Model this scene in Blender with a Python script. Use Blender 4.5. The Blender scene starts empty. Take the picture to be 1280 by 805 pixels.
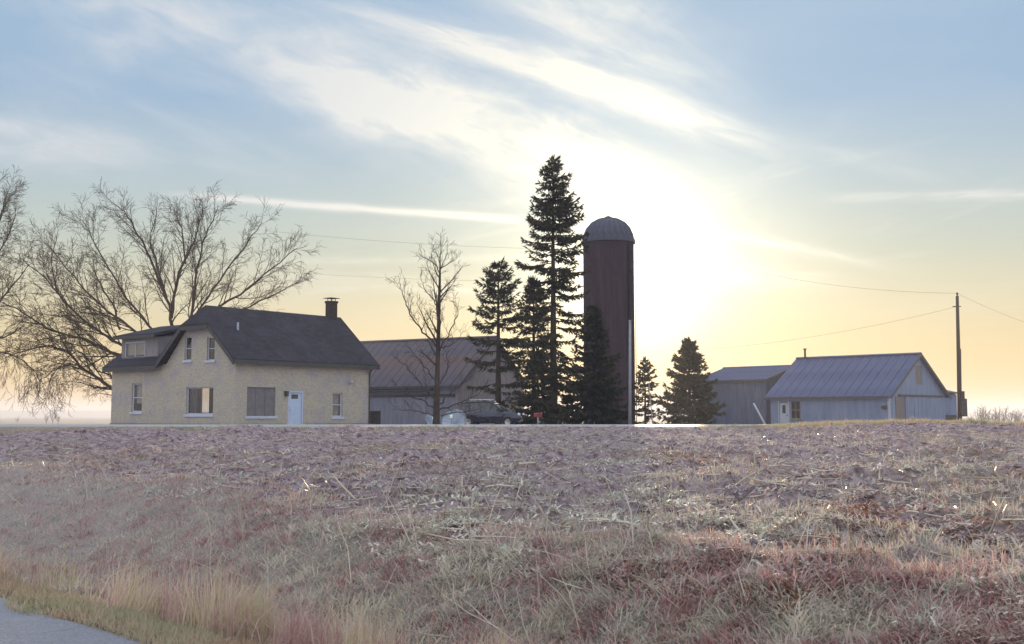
import bpy, math, random
import numpy as np
from mathutils import Vector, Matrix

R = math.radians
scene = bpy.context.scene
COL = scene.collection

# ------------------------------------------------------------------ camera
F = 1400.0 / 1280.0
PITCH = math.atan(115.5 / 1400.0)
EYE = Vector((0, 0, 1.7))
cam_d = bpy.data.cameras.new('camera')
cam = bpy.data.objects.new('camera', cam_d)
COL.objects.link(cam)
cam.location = EYE
cam.rotation_euler = (math.pi / 2 + PITCH, 0, 0)
cam_d.sensor_fit = 'HORIZONTAL'
cam_d.sensor_width = 36
cam_d.lens = 36 * F
cam_d.clip_start = 0.1
cam_d.clip_end = 20000
scene.camera = cam
CP, SP = math.cos(PITCH), math.sin(PITCH)


def ray(px, py):
    a = (px - 640) / 1400.0
    b = (402.5 - py) / 1400.0
    return Vector((a, CP - b * SP, SP + b * CP))


def at(px, py, Y):
    r = ray(px, py)
    return EYE + r * (Y / r.y)


# ------------------------------------------------------------------ colour management
scene.view_settings.view_transform = 'Standard'
scene.view_settings.look = 'None'
scene.view_settings.gamma = 1
scene.view_settings.use_curve_mapping = False
scene.view_settings.exposure = 0.3
scene.cycles.use_denoising = True
scene.cycles.max_bounces = 6
scene.cycles.volume_bounces = 1
scene.cycles.volume_max_steps = 64
scene.cycles.transparent_max_bounces = 12

# ------------------------------------------------------------------ sun and sky
SUN_AZ = math.atan(150 / 1400.0)          # to the right of straight ahead (+Y)
SUN_EL = R(7.0)
sd = Vector((math.sin(SUN_AZ) * math.cos(SUN_EL), math.cos(SUN_AZ) * math.cos(SUN_EL), math.sin(SUN_EL)))
sun_d = bpy.data.lights.new('sun', 'SUN')
sun_d.energy = 5.0
sun_d.angle = R(0.5)
sun_d.color = (1.0, 0.78, 0.5)
sun = bpy.data.objects.new('sun', sun_d)
COL.objects.link(sun)
sun.rotation_euler = sd.to_track_quat('Z', 'Y').to_euler()
sun.location = (0, 0, 60)


class NT:
    """tiny node expression helper"""
    def __init__(self, tree):
        self.t = tree

    def new(self, typ, **kw):
        n = self.t.nodes.new(typ)
        for k, v in kw.items():
            setattr(n, k, v)
        return n

    def put(self, sock, v):
        if isinstance(v, X):
            v = v.s
        if isinstance(v, bpy.types.NodeSocket):
            self.t.links.new(v, sock)
        elif v is not None:
            if hasattr(sock, 'default_value'):
                if isinstance(v, (tuple, list)) and len(v) == 3 and sock.type == 'RGBA':
                    v = (*v, 1)
                sock.default_value = v

    def m(self, op, a, b=None, c=None, clamp=False):
        n = self.new('ShaderNodeMath', operation=op, use_clamp=clamp)
        for i, v in enumerate((a, b, c)):
            if v is not None:
                self.put(n.inputs[i], v)
        return X(self, n.outputs[0])

    def noise(self, vec, scale, detail=4, rough=.55, dist=0.0, col=False):
        n = self.new('ShaderNodeTexNoise')
        self.put(n.inputs['Vector'], vec)
        self.put(n.inputs['Scale'], scale)
        self.put(n.inputs['Detail'], detail)
        self.put(n.inputs['Roughness'], rough)
        self.put(n.inputs['Distortion'], dist)
        return X(self, n.outputs['Color' if col else 'Fac'])

    def comb(self, x, y, z=0.0):
        n = self.new('ShaderNodeCombineXYZ')
        for i, v in enumerate((x, y, z)):
            self.put(n.inputs[i], v)
        return n.outputs[0]

    def sep(self, v):
        n = self.new('ShaderNodeSeparateXYZ')
        self.put(n.inputs[0], v)
        return [X(self, o) for o in n.outputs]

    def mix(self, f, a, b, mode='MIX'):
        n = self.new('ShaderNodeMix', data_type='RGBA', blend_type=mode)
        n.clamp_factor = True
        self.put(n.inputs[0], f)
        self.put(n.inputs[6], a)
        self.put(n.inputs[7], b)
        return n.outputs[2]

    def ramp(self, f, stops, interp='LINEAR'):
        n = self.new('ShaderNodeValToRGB')
        r = n.color_ramp
        r.interpolation = interp
        while len(r.elements) < len(stops):
            r.elements.new(0.5)
        for e, (p, c) in zip(r.elements, stops):
            e.position = p
            e.color = (*c, 1) if len(c) == 3 else c
        self.put(n.inputs[0], f)
        return n.outputs[0]

    def smooth(self, x, lo, hi):
        n = self.new('ShaderNodeMapRange', interpolation_type='SMOOTHSTEP')
        self.put(n.inputs[0], x)
        n.inputs[1].default_value = lo
        n.inputs[2].default_value = hi
        return X(self, n.outputs[0])

    def scale(self, col, k):
        n = self.new('ShaderNodeVectorMath', operation='SCALE')
        self.put(n.inputs[0], col)
        self.put(n.inputs['Scale'], k)
        return n.outputs[0]

    def add(self, a, b):
        n = self.new('ShaderNodeVectorMath', operation='ADD')
        self.put(n.inputs[0], a)
        self.put(n.inputs[1], b)
        return n.outputs[0]


class X:
    def __init__(self, nt, s):
        self.nt, self.s = nt, s
    def __add__(self, o): return self.nt.m('ADD', self, o)
    __radd__ = __add__
    def __sub__(self, o): return self.nt.m('SUBTRACT', self, o)
    def __rsub__(self, o): return self.nt.m('SUBTRACT', o, self)
    def __mul__(self, o): return self.nt.m('MULTIPLY', self, o)
    __rmul__ = __mul__
    def __truediv__(self, o): return self.nt.m('DIVIDE', self, o)
    def exp(self): return self.nt.m('EXPONENT', self)
    def sq(self): return self.nt.m('MULTIPLY', self, self)
    def clamp(self): return self.nt.m('ADD', self, 0.0, clamp=True)


world = bpy.data.worlds.new('World')
scene.world = world
world.use_nodes = True
wt = world.node_tree
wt.nodes.clear()
W = NT(wt)
sky = W.new('ShaderNodeTexSky', sky_type='NISHITA')
sky.sun_disc = False
sky.sun_elevation = SUN_EL
sky.sun_rotation = SUN_AZ
sky.altitude = 200
sky.air_density = 1.0
sky.dust_density = 0.6
sky.ozone_density = 2.0
tc = W.new('ShaderNodeTexCoord')
dx, dy, dz = W.sep(tc.outputs['Generated'])
# tangent coordinates of the direction about the south-west horizon, in hundredths
yy = W.m('MAXIMUM', dy, 0.08)
A = dx / yy * 14.0          # azimuth tangent
E = dz / yy * 14.0          # elevation tangent
front = W.smooth(dy, 0.25, 0.6)
# angle to the sun
dp = W.new('ShaderNodeVectorMath', operation='DOT_PRODUCT')
W.put(dp.inputs[0], tc.outputs['Generated'])
dp.inputs[1].default_value = sd
cosang = X(W, dp.outputs['Value'])
ang2 = (1.0 - cosang) * 2.0            # ~ angle^2 in rad
el = W.m('MAXIMUM', dz, 0.0)

nish = W.scale(sky.outputs[0], SKYK := 0.09)
# thin high veil: pale blue overhead, cream towards the horizon
elr = W.m('ARCSINE', W.m('MINIMUM', el, 1.0))
veil = W.ramp(elr * 1.0, [(0.0, (.70, .44, .13)), (.045, (.66, .48, .21)), (.09, (.60, .52, .32)), (.145, (.45, .49, .42)), (.20, (.37, .46, .50)),
                          (.27, (.25, .385, .54)), (.38, (.29, .42, .58)), (.6, (.56, .66, .82)), (1.0, (.84, .91, 1.02))])
far_w = W.m('POWER', W.m('ABSOLUTE', 1.0 - cosang), .5)
# overhead and away from the sun the sky is brightened to fill shaded sides
anti = W.smooth(cosang, .5, -.7)
veil2 = W.ramp(elr * 1.0, [(0.0, (.80, .82, .95)), (.15, (.94, .95, 1.04)), (.5, (.92, .98, 1.10)), (1.0, (.84, .91, 1.02))])
veil = W.mix(anti, veil, veil2)
base = W.mix(0.9, nish, veil)


def cirrus_line(p0, p1, w, gain, soft=1.0, seed=0.0, streak=2.2, thr=.35, fade=1.5):
    """a streak of ice cloud between two directions (px measured on the photograph)"""
    a0, e0 = (p0[0] - 640) / 100., (518 - p0[1]) / 100.
    a1, e1 = (p1[0] - 640) / 100., (518 - p1[1]) / 100.
    L = math.hypot(a1 - a0, e1 - e0)
    ux, uy = (a1 - a0) / L, (e1 - e0) / L
    t = (A - a0) * ux + (E - e0) * uy
    n = (A - a0) * (-uy) + (E - e0) * ux
    v = W.comb(t * .45 + seed, n * streak, seed)
    nz = W.noise(v, 1.1, 6, .62, .6)
    nn = n + (nz - .5) * w * 2.2
    prof = (nn.sq() * (-1.0 / (w * w))).exp()
    ends = W.smooth(t, -fade, fade * .6) * W.smooth(t, L + fade, L - fade * .6)
    fib = W.smooth(W.noise(W.comb(t * .55 + seed * 2, n * streak * 1.3, seed + 3), 1.7, 8, .6, .5), thr, .75)
    return prof * ends * (fib * .74 + .26) * gain * front


clouds = [
    cirrus_line((60, -30), (560, 140), .60, .95, seed=1.3, streak=1.1, thr=.25),
    cirrus_line((420, 95), (800, 225), .50, 1.15, seed=5.1, streak=1.2, thr=.25),
    cirrus_line((530, 30), (890, 150), .21, 1.25, seed=2.2, streak=2.4, thr=.2),
    cirrus_line((690, 72), (835, 120), .26, .7, seed=21.0, streak=1.8, thr=.1, fade=.7),
    cirrus_line((900, 150), (1180, 215), .16, .25, seed=24.0, streak=2.5, fade=1.0),
    cirrus_line((60, 95), (330, 190), .22, .28, seed=27.0, streak=2.2, fade=1.2),
    cirrus_line((620, -40), (850, 70), .48, .85, seed=8.8, streak=1.4, thr=.2),
    cirrus_line((380, -10), (640, 60), .22, .45, seed=11.8, streak=3),
    cirrus_line((-80, 160), (150, 185), .26, .95, seed=3.7, streak=1.6, fade=.8, thr=.2),
    cirrus_line((150, 180), (300, 205), .12, .3, seed=4.7, streak=3, fade=1.),
    cirrus_line((240, 243), (640, 272), .045, 1.2, seed=6.1, streak=2, thr=-.2, fade=.6),
    cirrus_line((370, 326), (640, 322), .05, .5, seed=7.1, streak=3, fade=1.0),
    cirrus_line((370, 352), (700, 362), .10, .6, seed=7.9, streak=3, fade=1.0),
    cirrus_line((900, 292), (1060, 322), .07, .9, seed=9.4, streak=3, fade=1.0),
    cirrus_line((1080, 246), (1330, 240), .07, .75, seed=10.4, streak=4, fade=.8),
    cirrus_line((760, 330), (1000, 350), .16, .7, seed=14.4, streak=3, fade=1.2),
    cirrus_line((640, 190), (900, 330), .5, .9, seed=16.4, streak=1.4, fade=1.0),
]
# generic cirrus on a flat high layer, for the whole dome
dzz = W.m('MAXIMUM', dz, 0.06)
cp = W.comb(dx / dzz * .8 + dy / dzz * .35, dy / dzz * .28 - dx / dzz * .12, 0.0)
gen = W.noise(cp, 1.0, 7, .62, .8)
genf = W.smooth(gen, .50, .78) * W.smooth(dz, .03, .2)
tot = genf * .45
for c in clouds:
    tot = tot + c
# faint uneven haze in the blue
blot = W.noise(W.comb(A * .25, E * .8, 2.0), 1.0, 4, .5, .5)
tot = tot + W.smooth(blot, .4, .8) * .10 * front
tot = tot.clamp()
near_sun = (ang2 * -14.0).exp()
ccol = W.mix(near_sun, (.60, .61, .63), (1.1, 1.02, .82))
skyc = W.mix(tot * .80, base, ccol)
# aureole of the low sun seen through the thin cloud: wide, middle and core
gn = W.noise(W.comb(A * .35, E * .7, 7.0), 1.0, 5, .55, .8) + .45
g1 = (ang2 * -14.0).exp() * .06
g2 = (ang2 * -72.0).exp() * .52 * gn
g3 = (ang2 * -420.0).exp() * 1.6
skyc = W.add(skyc, W.scale(W.comb(1.0, .82, .38), g1))
skyc = W.add(skyc, W.scale(W.comb(1.0, .88, .60), g2))
skyc = W.add(skyc, W.scale(W.comb(1.0, .88, .62), g3))
# below the horizon: dull ground colour
gnd = W.smooth(dz, -.002, -.03)
skyc = W.mix(gnd, skyc, (.30, .27, .24))
bg = W.new('ShaderNodeBackground')
W.put(bg.inputs[0], skyc)
bg.inputs[1].default_value = 1.0
wo = W.new('ShaderNodeOutputWorld')
wt.links.new(bg.outputs[0], wo.inputs[0])
world.cycles.sampling_method = 'MANUAL'
world.cycles.sample_map_resolution = 1024

# ------------------------------------------------------------------ materials
MATS = {}


def material(name, rough=.8, spec=.3, metal=0.0):
    m = bpy.data.materials.new(name)
    m.use_nodes = True
    t = m.node_tree
    b = t.nodes['Principled BSDF']
    b.inputs['Roughness'].default_value = rough
    b.inputs['Specular IOR Level'].default_value = spec
    b.inputs['Metallic'].default_value = metal
    MATS[name] = m
    return m, NT(t), b


def bump(n, b, h, strength=.4, dist=.02):
    bn = n.new('ShaderNodeBump')
    bn.inputs['Strength'].default_value = strength
    bn.inputs['Distance'].default_value = dist
    n.put(bn.inputs['Height'], h)
    n.put(b.inputs['Normal'], bn.outputs[0])


def objco(n):
    return n.new('ShaderNodeTexCoord').outputs['Object']


def mottled(name, c0, c1, scale=3.0, rough=.8, spec=.3, metal=0., bmp=.3, bdist=.01, detail=6, stretch=None, c2=None):
    m, n, b = material(name, rough, spec, metal)
    co = objco(n)
    if stretch:
        mp = n.new('ShaderNodeMapping')
        n.put(mp.inputs[0], co)
        mp.inputs['Scale'].default_value = stretch
        co = mp.outputs[0]
    f = n.noise(co, scale, detail, .6)
    stops = [(.3, c0), (.7, c1)] if c2 is None else [(.3, c0), (.55, c1), (.75, c2)]
    n.put(b.inputs['Base Color'], n.ramp(f, stops))
    if bmp:
        bump(n, b, n.noise(co, scale * 4, 4, .6), bmp, bdist)
    return m


def brick_material(name):
    m, n, b = material(name, .9, .2)
    x, y, z = n.sep(objco(n))
    co = n.comb(x + y, z, 0.0)
    t = n.new('ShaderNodeTexBrick')
    n.put(t.inputs['Vector'], co)
    t.inputs['Color1'].default_value = (.52, .46, .33, 1)
    t.inputs['Color2'].default_value = (.38, .35, .31, 1)
    t.inputs['Mortar'].default_value = (.52, .48, .42, 1)
    t.inputs['Scale'].default_value = 1.0
    t.inputs['Brick Width'].default_value = .21
    t.inputs['Row Height'].default_value = .075
    t.inputs['Mortar Size'].default_value = .008
    t.inputs['Mortar Smooth'].default_value = .2
    t.inputs['Bias'].default_value = -.1
    big = n.noise(co, .9, 5, .6)
    c = n.mix(n.smooth(big, .46, .66) * .75, t.outputs['Color'], (.37, .34, .40))
    mid = n.noise(co, 3.5, 5, .65)
    c = n.mix(n.smooth(mid, .48, .66) * .7, c, (.53, .50, .35))
    c = n.mix(n.smooth(n.noise(co, 9.0, 6, .85), .46, .62) * .6, c, (.30, .28, .29))
    c = n.mix(n.smooth(n.noise(co, 1.7, 6, .7), .56, .70) * .6, c, (.36, .27, .25))
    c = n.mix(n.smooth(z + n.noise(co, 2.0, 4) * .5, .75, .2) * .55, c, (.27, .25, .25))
    n.put(b.inputs['Base Color'], c)
    bump(n, b, n.m('SUBTRACT', 1.0, X(n, t.outputs['Fac'])), .6, .008)
    return m


def shingle_material(name, c0, c1):
    m, n, b = material(name, .9, .25)
    x, y, z = n.sep(objco(n))
    co = n.comb(x + y * .0, z * 1.35, 0.0)
    t = n.new('ShaderNodeTexBrick')
    n.put(t.inputs['Vector'], co)
    t.inputs['Color1'].default_value = (*c0, 1)
    t.inputs['Color2'].default_value = (*c1, 1)
    t.inputs['Mortar'].default_value = (.02, .02, .022, 1)
    t.inputs['Brick Width'].default_value = .33
    t.inputs['Row Height'].default_value = .19
    t.inputs['Mortar Size'].default_value = .012
    t.inputs['Scale'].default_value = 1.0
    big = n.noise(n.comb(x, y, z), .7, 5, .6)
    n.put(b.inputs['Base Color'], n.mix(n.smooth(big, .4, .8) * .5, t.outputs['Color'], tuple(v * 1.5 for v in c0)))
    bump(n, b, n.m('SUBTRACT', 1.0, X(n, t.outputs['Fac'])), .5, .01)
    return m


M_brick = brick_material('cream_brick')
M_shingle = shingle_material('roof_shingle', (.046, .042, .058), (.028, .025, .036))
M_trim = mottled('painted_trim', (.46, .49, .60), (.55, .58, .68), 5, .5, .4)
M_darktrim = mottled('dark_trim', (.05, .048, .05), (.075, .07, .07), 5, .6, .4)
M_door = mottled('door_paint', (.44, .55, .72), (.52, .62, .78), 3, .45, .4)
M_interior = mottled('interior_plaster', (.45, .42, .36), (.55, .5, .44), 2, .9, .2)
M_board = mottled('window_board', (.16, .15, .16), (.22, .20, .21), 4, .8, .3)
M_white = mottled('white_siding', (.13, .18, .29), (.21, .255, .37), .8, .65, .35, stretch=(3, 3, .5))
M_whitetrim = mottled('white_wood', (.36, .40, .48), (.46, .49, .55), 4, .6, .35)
M_greysiding = mottled('grey_siding', (.07, .09, .15), (.12, .14, .205), 1.1, .7, .3, stretch=(3, 3, .4))
M_brown = mottled('brown_boards', (.15, .13, .13), (.22, .19, .19), 2, .8, .3, stretch=(4, 4, .5))
M_metalroof = mottled('metal_roof', (.035, .052, .135), (.07, .095, .20), .7, .55, .4, .2, bmp=.1, stretch=(1, 1, 1))
M_rustroof = mottled('rusty_roof', (.075, .075, .105), (.12, .095, .105), .45, .7, .25, .05, bmp=.15, c2=(.16, .09, .065))
M_barnwall = mottled('barn_boards', (.16, .165, .215), (.25, .25, .29), 1.0, .85, .25, stretch=(3, 3, .4))
M_barnstone = mottled('barn_plaster', (.21, .19, .20), (.30, .27, .27), 1.6, .9, .2)
M_galv = mottled('galvanised', (.055, .055, .075), (.09, .09, .12), 2.0, .6, .4, .1, bmp=.05)
M_iron = mottled('dark_iron', (.04, .04, .045), (.08, .075, .07), 6, .5, .4, .5)
M_pole = mottled('pole_wood', (.05, .035, .03), (.09, .065, .05), 5, .85, .2, stretch=(4, 4, .3))
M_palepole = mottled('pale_pole', (.22, .22, .25), (.32, .32, .35), 5, .6, .3)
M_bark = mottled('bark', (.045, .033, .027), (.09, .066, .052), 6, .9, .2, bmp=.5, stretch=(2, 2, .4))
M_twig = mottled('twig_bark', (.05, .034, .024), (.10, .07, .048), 4, .9, .15, bmp=0)
M_dish = mottled('dish_mesh', (.34, .42, .52), (.46, .54, .62), 4, .45, .4)
M_red = mottled('red_paint', (.20, .03, .04), (.28, .05, .05), 4, .5, .4)
M_rubber = mottled('rubber', (.02, .02, .02), (.035, .035, .035), 8, .8, .3)
M_rim = mottled('wheel_rim', (.4, .4, .42), (.5, .5, .52), 8, .3, .5, .8, bmp=0)


def plain(name, c, rough, spec=.5, metal=0., coat=0., trans=0.):
    m, n, b = material(name, rough, spec, metal)
    co = objco(n)
    f = n.noise(co, 9, 3)
    n.put(b.inputs['Base Color'], n.ramp(f, [(.3, tuple(v * .92 for v in c)), (.7, tuple(min(1, v * 1.05) for v in c))]))
    b.inputs['Coat Weight'].default_value = coat
    b.inputs['Coat Roughness'].default_value = .05
    b.inputs['Transmission Weight'].default_value = trans
    return m


M_carpaint = plain('car_paint', (.010, .013, .035), .22, .5, .3, 1.0)
M_carglass = plain('car_glass', (.02, .022, .025), .04, .9)
M_headlight = plain('lamp_glass', (.7, .72, .75), .1, .8)
M_chrome = plain('chrome', (.75, .75, .75), .15, .5, 1.0)


def pane_material(name, clear):
    m = bpy.data.materials.new(name)
    m.use_nodes = True
    n = NT(m.node_tree)
    n.t.nodes.clear()
    tr = n.new('ShaderNodeBsdfTransparent')
    tr.inputs[0].default_value = (*[clear] * 3, 1)
    gl = n.new('ShaderNodeBsdfGlossy')
    gl.inputs['Roughness'].default_value = .03
    f = n.new('ShaderNodeLayerWeight')
    f.inputs['Blend'].default_value = .5
    fac = n.m('POWER', f.outputs['Facing'], 4.0)
    w = n.noise(objco(n), .8, 2)
    bn = n.new('ShaderNodeBump')
    bn.inputs['Strength'].default_value = .04
    bn.inputs['Distance'].default_value = .05
    n.put(bn.inputs['Height'], w)
    n.put(gl.inputs['Normal'], bn.outputs[0])
    mx = n.new('ShaderNodeMixShader')
    n.put(mx.inputs[0], n.m('MULTIPLY_ADD', fac, .9, .05))
    n.put(mx.inputs[1], tr.outputs[0])
    n.put(mx.inputs[2], gl.outputs[0])
    o = n.new('ShaderNodeOutputMaterial')
    n.put(o.inputs[0], mx.outputs[0])
    return m


M_pane = pane_material('window_pane', .85)


def tint_material(name, stops, rough=.75, trans=.35, spec=.25):
    """thin dry plant matter, coloured blade by blade through the 'tint' attribute"""
    m = bpy.data.materials.new(name)
    m.use_nodes = True
    n = NT(m.node_tree)
    b = m.node_tree.nodes['Principled BSDF']
    a = n.new('ShaderNodeAttribute', attribute_name='tint')
    c = n.ramp(a.outputs['Fac'], stops)
    n.put(b.inputs['Base Color'], c)
    b.inputs['Roughness'].default_value = rough
    b.inputs['Specular IOR Level'].default_value = spec
    if trans > 0:
        tl = n.new('ShaderNodeBsdfTranslucent')
        n.put(tl.inputs[0], c)
        mx = n.new('ShaderNodeMixShader')
        mx.inputs[0].default_value = trans
        out = m.node_tree.nodes['Material Output']
        n.put(mx.inputs[1], b.outputs[0])
        n.put(mx.inputs[2], tl.outputs[0])
        n.put(out.inputs[0], mx.outputs[0])
    return m


# ------------------------------------------------------------------ mesh helpers
class MB:
    def __init__(self):
        self.v, self.f = [], []

    def poly(self, pts):
        k = len(self.v)
        self.v += [tuple(p) for p in pts]
        self.f.append(tuple(range(k, k + len(pts))))

    def box(self, x0, y0, z0, x1, y1, z1):
        k = len(self.v)
        self.v += [(x0, y0, z0), (x1, y0, z0), (x1, y1, z0), (x0, y1, z0), (x0, y0, z1), (x1, y0, z1), (x1, y1, z1), (x0, y1, z1)]
        self.f += [tuple(k + i for i in q) for q in ((3, 2, 1, 0), (4, 5, 6, 7), (0, 1, 5, 4), (1, 2, 6, 5), (2, 3, 7, 6), (3, 0, 4, 7))]

    def slab(self, quad, d):
        """a quad thickened by vector d"""
        k = len(self.v)
        n = len(quad)
        d = Vector(d)
        self.v += [tuple(p) for p in quad] + [tuple(Vector(p) + d) for p in quad]
        self.f.append(tuple(k + i for i in range(n - 1, -1, -1)))
        self.f.append(tuple(k + n + i for i in range(n)))
        for i in range(n):
            j = (i + 1) % n
            self.f.append((k + i, k + j, k + n + j, k + n + i))

    def tube(self, pts, rad, sides=6, cap=False):
        k = len(self.v)
        n = len(pts)
        pts = [Vector(p) for p in pts]
        up = Vector((0, 0, 1))
        for i, p in enumerate(pts):
            d = (pts[min(i + 1, n - 1)] - pts[max(i - 1, 0)])
            if d.length < 1e-9:
                d = Vector((0, 0, 1))
            d.normalize()
            a = d.cross(up)
            if a.length < .05:
                a = d.cross(Vector((1, 0, 0)))
            a.normalize()
            b = d.cross(a)
            r = rad[i] if isinstance(rad, (list, tuple)) else rad
            for s in range(sides):
                w = 2 * math.pi * s / sides
                q = p + (a * math.cos(w) + b * math.sin(w)) * r
                self.v.append((q.x, q.y, q.z))
        for i in range(n - 1):
            for s in range(sides):
                t = (s + 1) % sides
                self.f.append((k + i * sides + s, k + i * sides + t, k + (i + 1) * sides + t, k + (i + 1) * sides + s))
        if cap:
            self.f.append(tuple(k + s for s in range(sides - 1, -1, -1)))
            self.f.append(tuple(k + (n - 1) * sides + s for s in range(sides)))

    def lathe(self, prof, sides=24, c=(0, 0, 0), a0=0., a1=2 * math.pi):
        k = len(self.v)
        full = abs(a1 - a0 - 2 * math.pi) < 1e-6
        m = sides if full else sides + 1
        for r, z in prof:
            for s in range(m):
                w = a0 + (a1 - a0) * s / sides
                self.v.append((c[0] + r * math.cos(w), c[1] + r * math.sin(w), c[2] + z))
        for i in range(len(prof) - 1):
            for s in range(sides):
                t = (s + 1) % m if full else s + 1
                self.f.append((k + i * m + s, k + i * m + t, k + (i + 1) * m + t, k + (i + 1) * m + s))

    def build(self, name, mat, parent=None, smooth=False, bevel=0):
        me = bpy.data.meshes.new(name)
        me.from_pydata(self.v, [], self.f)
        me.materials.append(mat)
        me.update()
        if smooth:
            me.polygons.foreach_set('use_smooth', [True] * len(me.polygons))
        o = bpy.data.objects.new(name, me)
        COL.objects.link(o)
        if parent:
            o.parent = parent
        if bevel:
            b = o.modifiers.new('bevel', 'BEVEL')
            b.width = bevel
            b.segments = 2
            b.limit_method = 'ANGLE'
        return o


def tag(o, label=None, cat=None, group=None, kind=None):
    for k, v in (('label', label), ('category', cat), ('group', group), ('kind', kind)):
        if v:
            o[k] = v
    return o


def thing(name, label, cat, loc=(0, 0, 0), rz=0., group=None):
    o = bpy.data.objects.new(name, None)
    o.empty_display_size = .3
    COL.objects.link(o)
    o.location = loc
    o.rotation_euler = (0, 0, rz)
    return tag(o, label, cat, group)


# ------------------------------------------------------------------ vector noise for the land
def hash2(ix, iy, s):
    h = (ix.astype(np.int64) * 374761393 + iy.astype(np.int64) * 668265263 + s * 1442695041) & 0xffffffff
    h = ((h ^ (h >> 13)) * 1274126177) & 0xffffffff
    h = h ^ (h >> 16)
    return (h & 0xffff) / 65535.0


def vnoise(x, y, s=0):
    ix, iy = np.floor(x), np.floor(y)
    fx, fy = x - ix, y - iy
    fx = fx * fx * (3 - 2 * fx)
    fy = fy * fy * (3 - 2 * fy)
    a, b = hash2(ix, iy, s), hash2(ix + 1, iy, s)
    c, d = hash2(ix, iy + 1, s), hash2(ix + 1, iy + 1, s)
    return (a * (1 - fx) + b * fx) * (1 - fy) + (c * (1 - fx) + d * fx) * fy


def fbm(x, y, s=0, o=4):
    t, a, n = 0, .5, 0
    for i in range(o):
        t = t + a * vnoise(x * 2 ** i, y * 2 ** i, s + i * 17)
        n += a
        a *= .55
    return t / n


def sstep(x, lo, hi):
    t = np.clip((x - lo) / (hi - lo), 0, 1)
    return t * t * (3 - 2 * t)


def lipf(v):
    """distance of the field edge from the camera's line along the road"""
    return 8.7 + 2.2 * sstep(v, 8, 20)


ROAD_Y0, ROAD_Y1 = 45.6, 51.6


def ground(x, y, micro=True):
    x = np.asarray(x, float)
    y = np.asarray(y, float)
    u = (x + y) / math.sqrt(2)
    v = (y - x) / math.sqrt(2)
    LIP = lipf(v)
    # near road, shoulder and ditch
    zr = np.where(u < 3.8, 0.0, 0.0)
    zr = -0.09 * sstep(u, 4.1, 4.9) - .62 * sstep(u, 4.5, 6.8) + 1.06 * sstep(u, LIP - 3.1, LIP)
    # field climbing to the far road
    y0 = np.clip(LIP * math.sqrt(2) - x, -20, 42)
    s = np.clip((y - y0) / (45.0 - y0), 0, 1)
    zf = .35 + .84 * s ** .85
    zf += .13 * np.exp(-((x - 15.5) / 4.5) ** 2) * sstep(y, 34, 44) * (1 - sstep(y, 46.5, 49.))
    zf -= .06 * sstep(x, 18, 24)* sstep(y, 34, 44)
    # yard and plain beyond the road
    zy = 1.6 - .0104 * y
    zy = np.where(y > 52, zy, 1.19)
    t = sstep(y, 51.6, 54)
    zfar = 1.19 * (1 - t) + zy * t
    far2 = sstep(y, 125, 420)
    zfar = zfar * (1 - far2) + (-4.0) * far2
    side = sstep(np.abs(x), 70, 260)
    zfar = np.where(y > 55, zfar * (1 - side * .0), zfar)
    z = np.where(u < LIP, zr, zf)
    z = np.where(y > 45.2, np.where(y > 51.4, zfar, np.maximum(1.19, zf)), z)
    if micro:
        rough = sstep(u, LIP - .3, LIP + 1.2) * (1 - sstep(y, 42.5, 44.5)) * sstep(y, 0, 1)
        z = z + rough * ((fbm(x * 2.6, y * 2.6, 5, 4) - .5) * .50 + (fbm(x * .5, y * .5, 9, 3) - .5) * .26)
        dt = sstep(u, 4.6, 5.6) * (1 - sstep(u, LIP - .3, LIP + 1.2))
        z = z + dt * ((fbm(x * 1.5, y * 1.5, 21, 4) - .5) * .30)
        # the grassy lip at the field edge
        z = z + .05 * np.exp(-((u - LIP - .3 + (vnoise(v * .3, v * 0, 3) - .5) * 1.2) / .5) ** 2)
        vg = sstep(y, 42.5, 44.5) * (1 - sstep(y, 44.8, 45.4))
        z = z + vg * (fbm(x * 1.2, y * 1.2, 31, 3) - .5) * .08
    return z


def gz(x, y):
    return float(ground(np.array([x]), np.array([y]))[0])


def axis(segs):
    out = []
    for a, b, d in segs:
        out += list(np.arange(a, b, d))
    out.append(segs[-1][1])
    return np.array(out)


xs = axis([(-3000, -600, 300), (-600, -120, 60), (-120, -34, 6), (-34, -15, .35), (-15, 18, .13), (18, 34, .35), (34, 120, 6), (120, 600, 60), (600, 3000, 300)])
ys = axis([(-400, -60, 60), (-60, 0, 6), (0, 6, .5), (6, 30, .13), (30, 45, .3), (45, 45.6, .15), (45.6, 54, .5), (54, 130, 4), (130, 500, 20), (500, 3200, 150)])
gx, gy = np.meshgrid(xs, ys)
gzv = ground(gx, gy)
roadmask = (gy > ROAD_Y0 - .05) & (gy < ROAD_Y1 + .1)
nx, ny = len(xs), len(ys)


def grid_object(name, gx, gy, gz_, mat):
    ny, nx = gx.shape
    v = np.stack([gx, gy, gz_], -1).reshape(-1, 3)
    i = np.arange(ny - 1)[:, None] * nx + np.arange(nx - 1)[None, :]
    f = np.stack([i, i + 1, i + nx + 1, i + nx], -1).reshape(-1, 4)
    me = bpy.data.meshes.new(name)
    me.vertices.add(len(v))
    me.vertices.foreach_set('co', v.ravel())
    me.loops.add(f.size)
    me.loops.foreach_set('vertex_index', f.ravel())
    me.polygons.add(len(f))
    me.polygons.foreach_set('loop_start', np.arange(len(f)) * 4)
    me.polygons.foreach_set('use_smooth', np.ones(len(f), bool))
    me.materials.append(mat)
    me.update(calc_edges=True)
    o = bpy.data.objects.new(name, me)
    COL.objects.link(o)
    return o


def fattr(me, name, arr):
    a = me.attributes.new(name, 'FLOAT', 'POINT')
    a.data.foreach_set('value', np.asarray(arr, np.float32).ravel())


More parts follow.
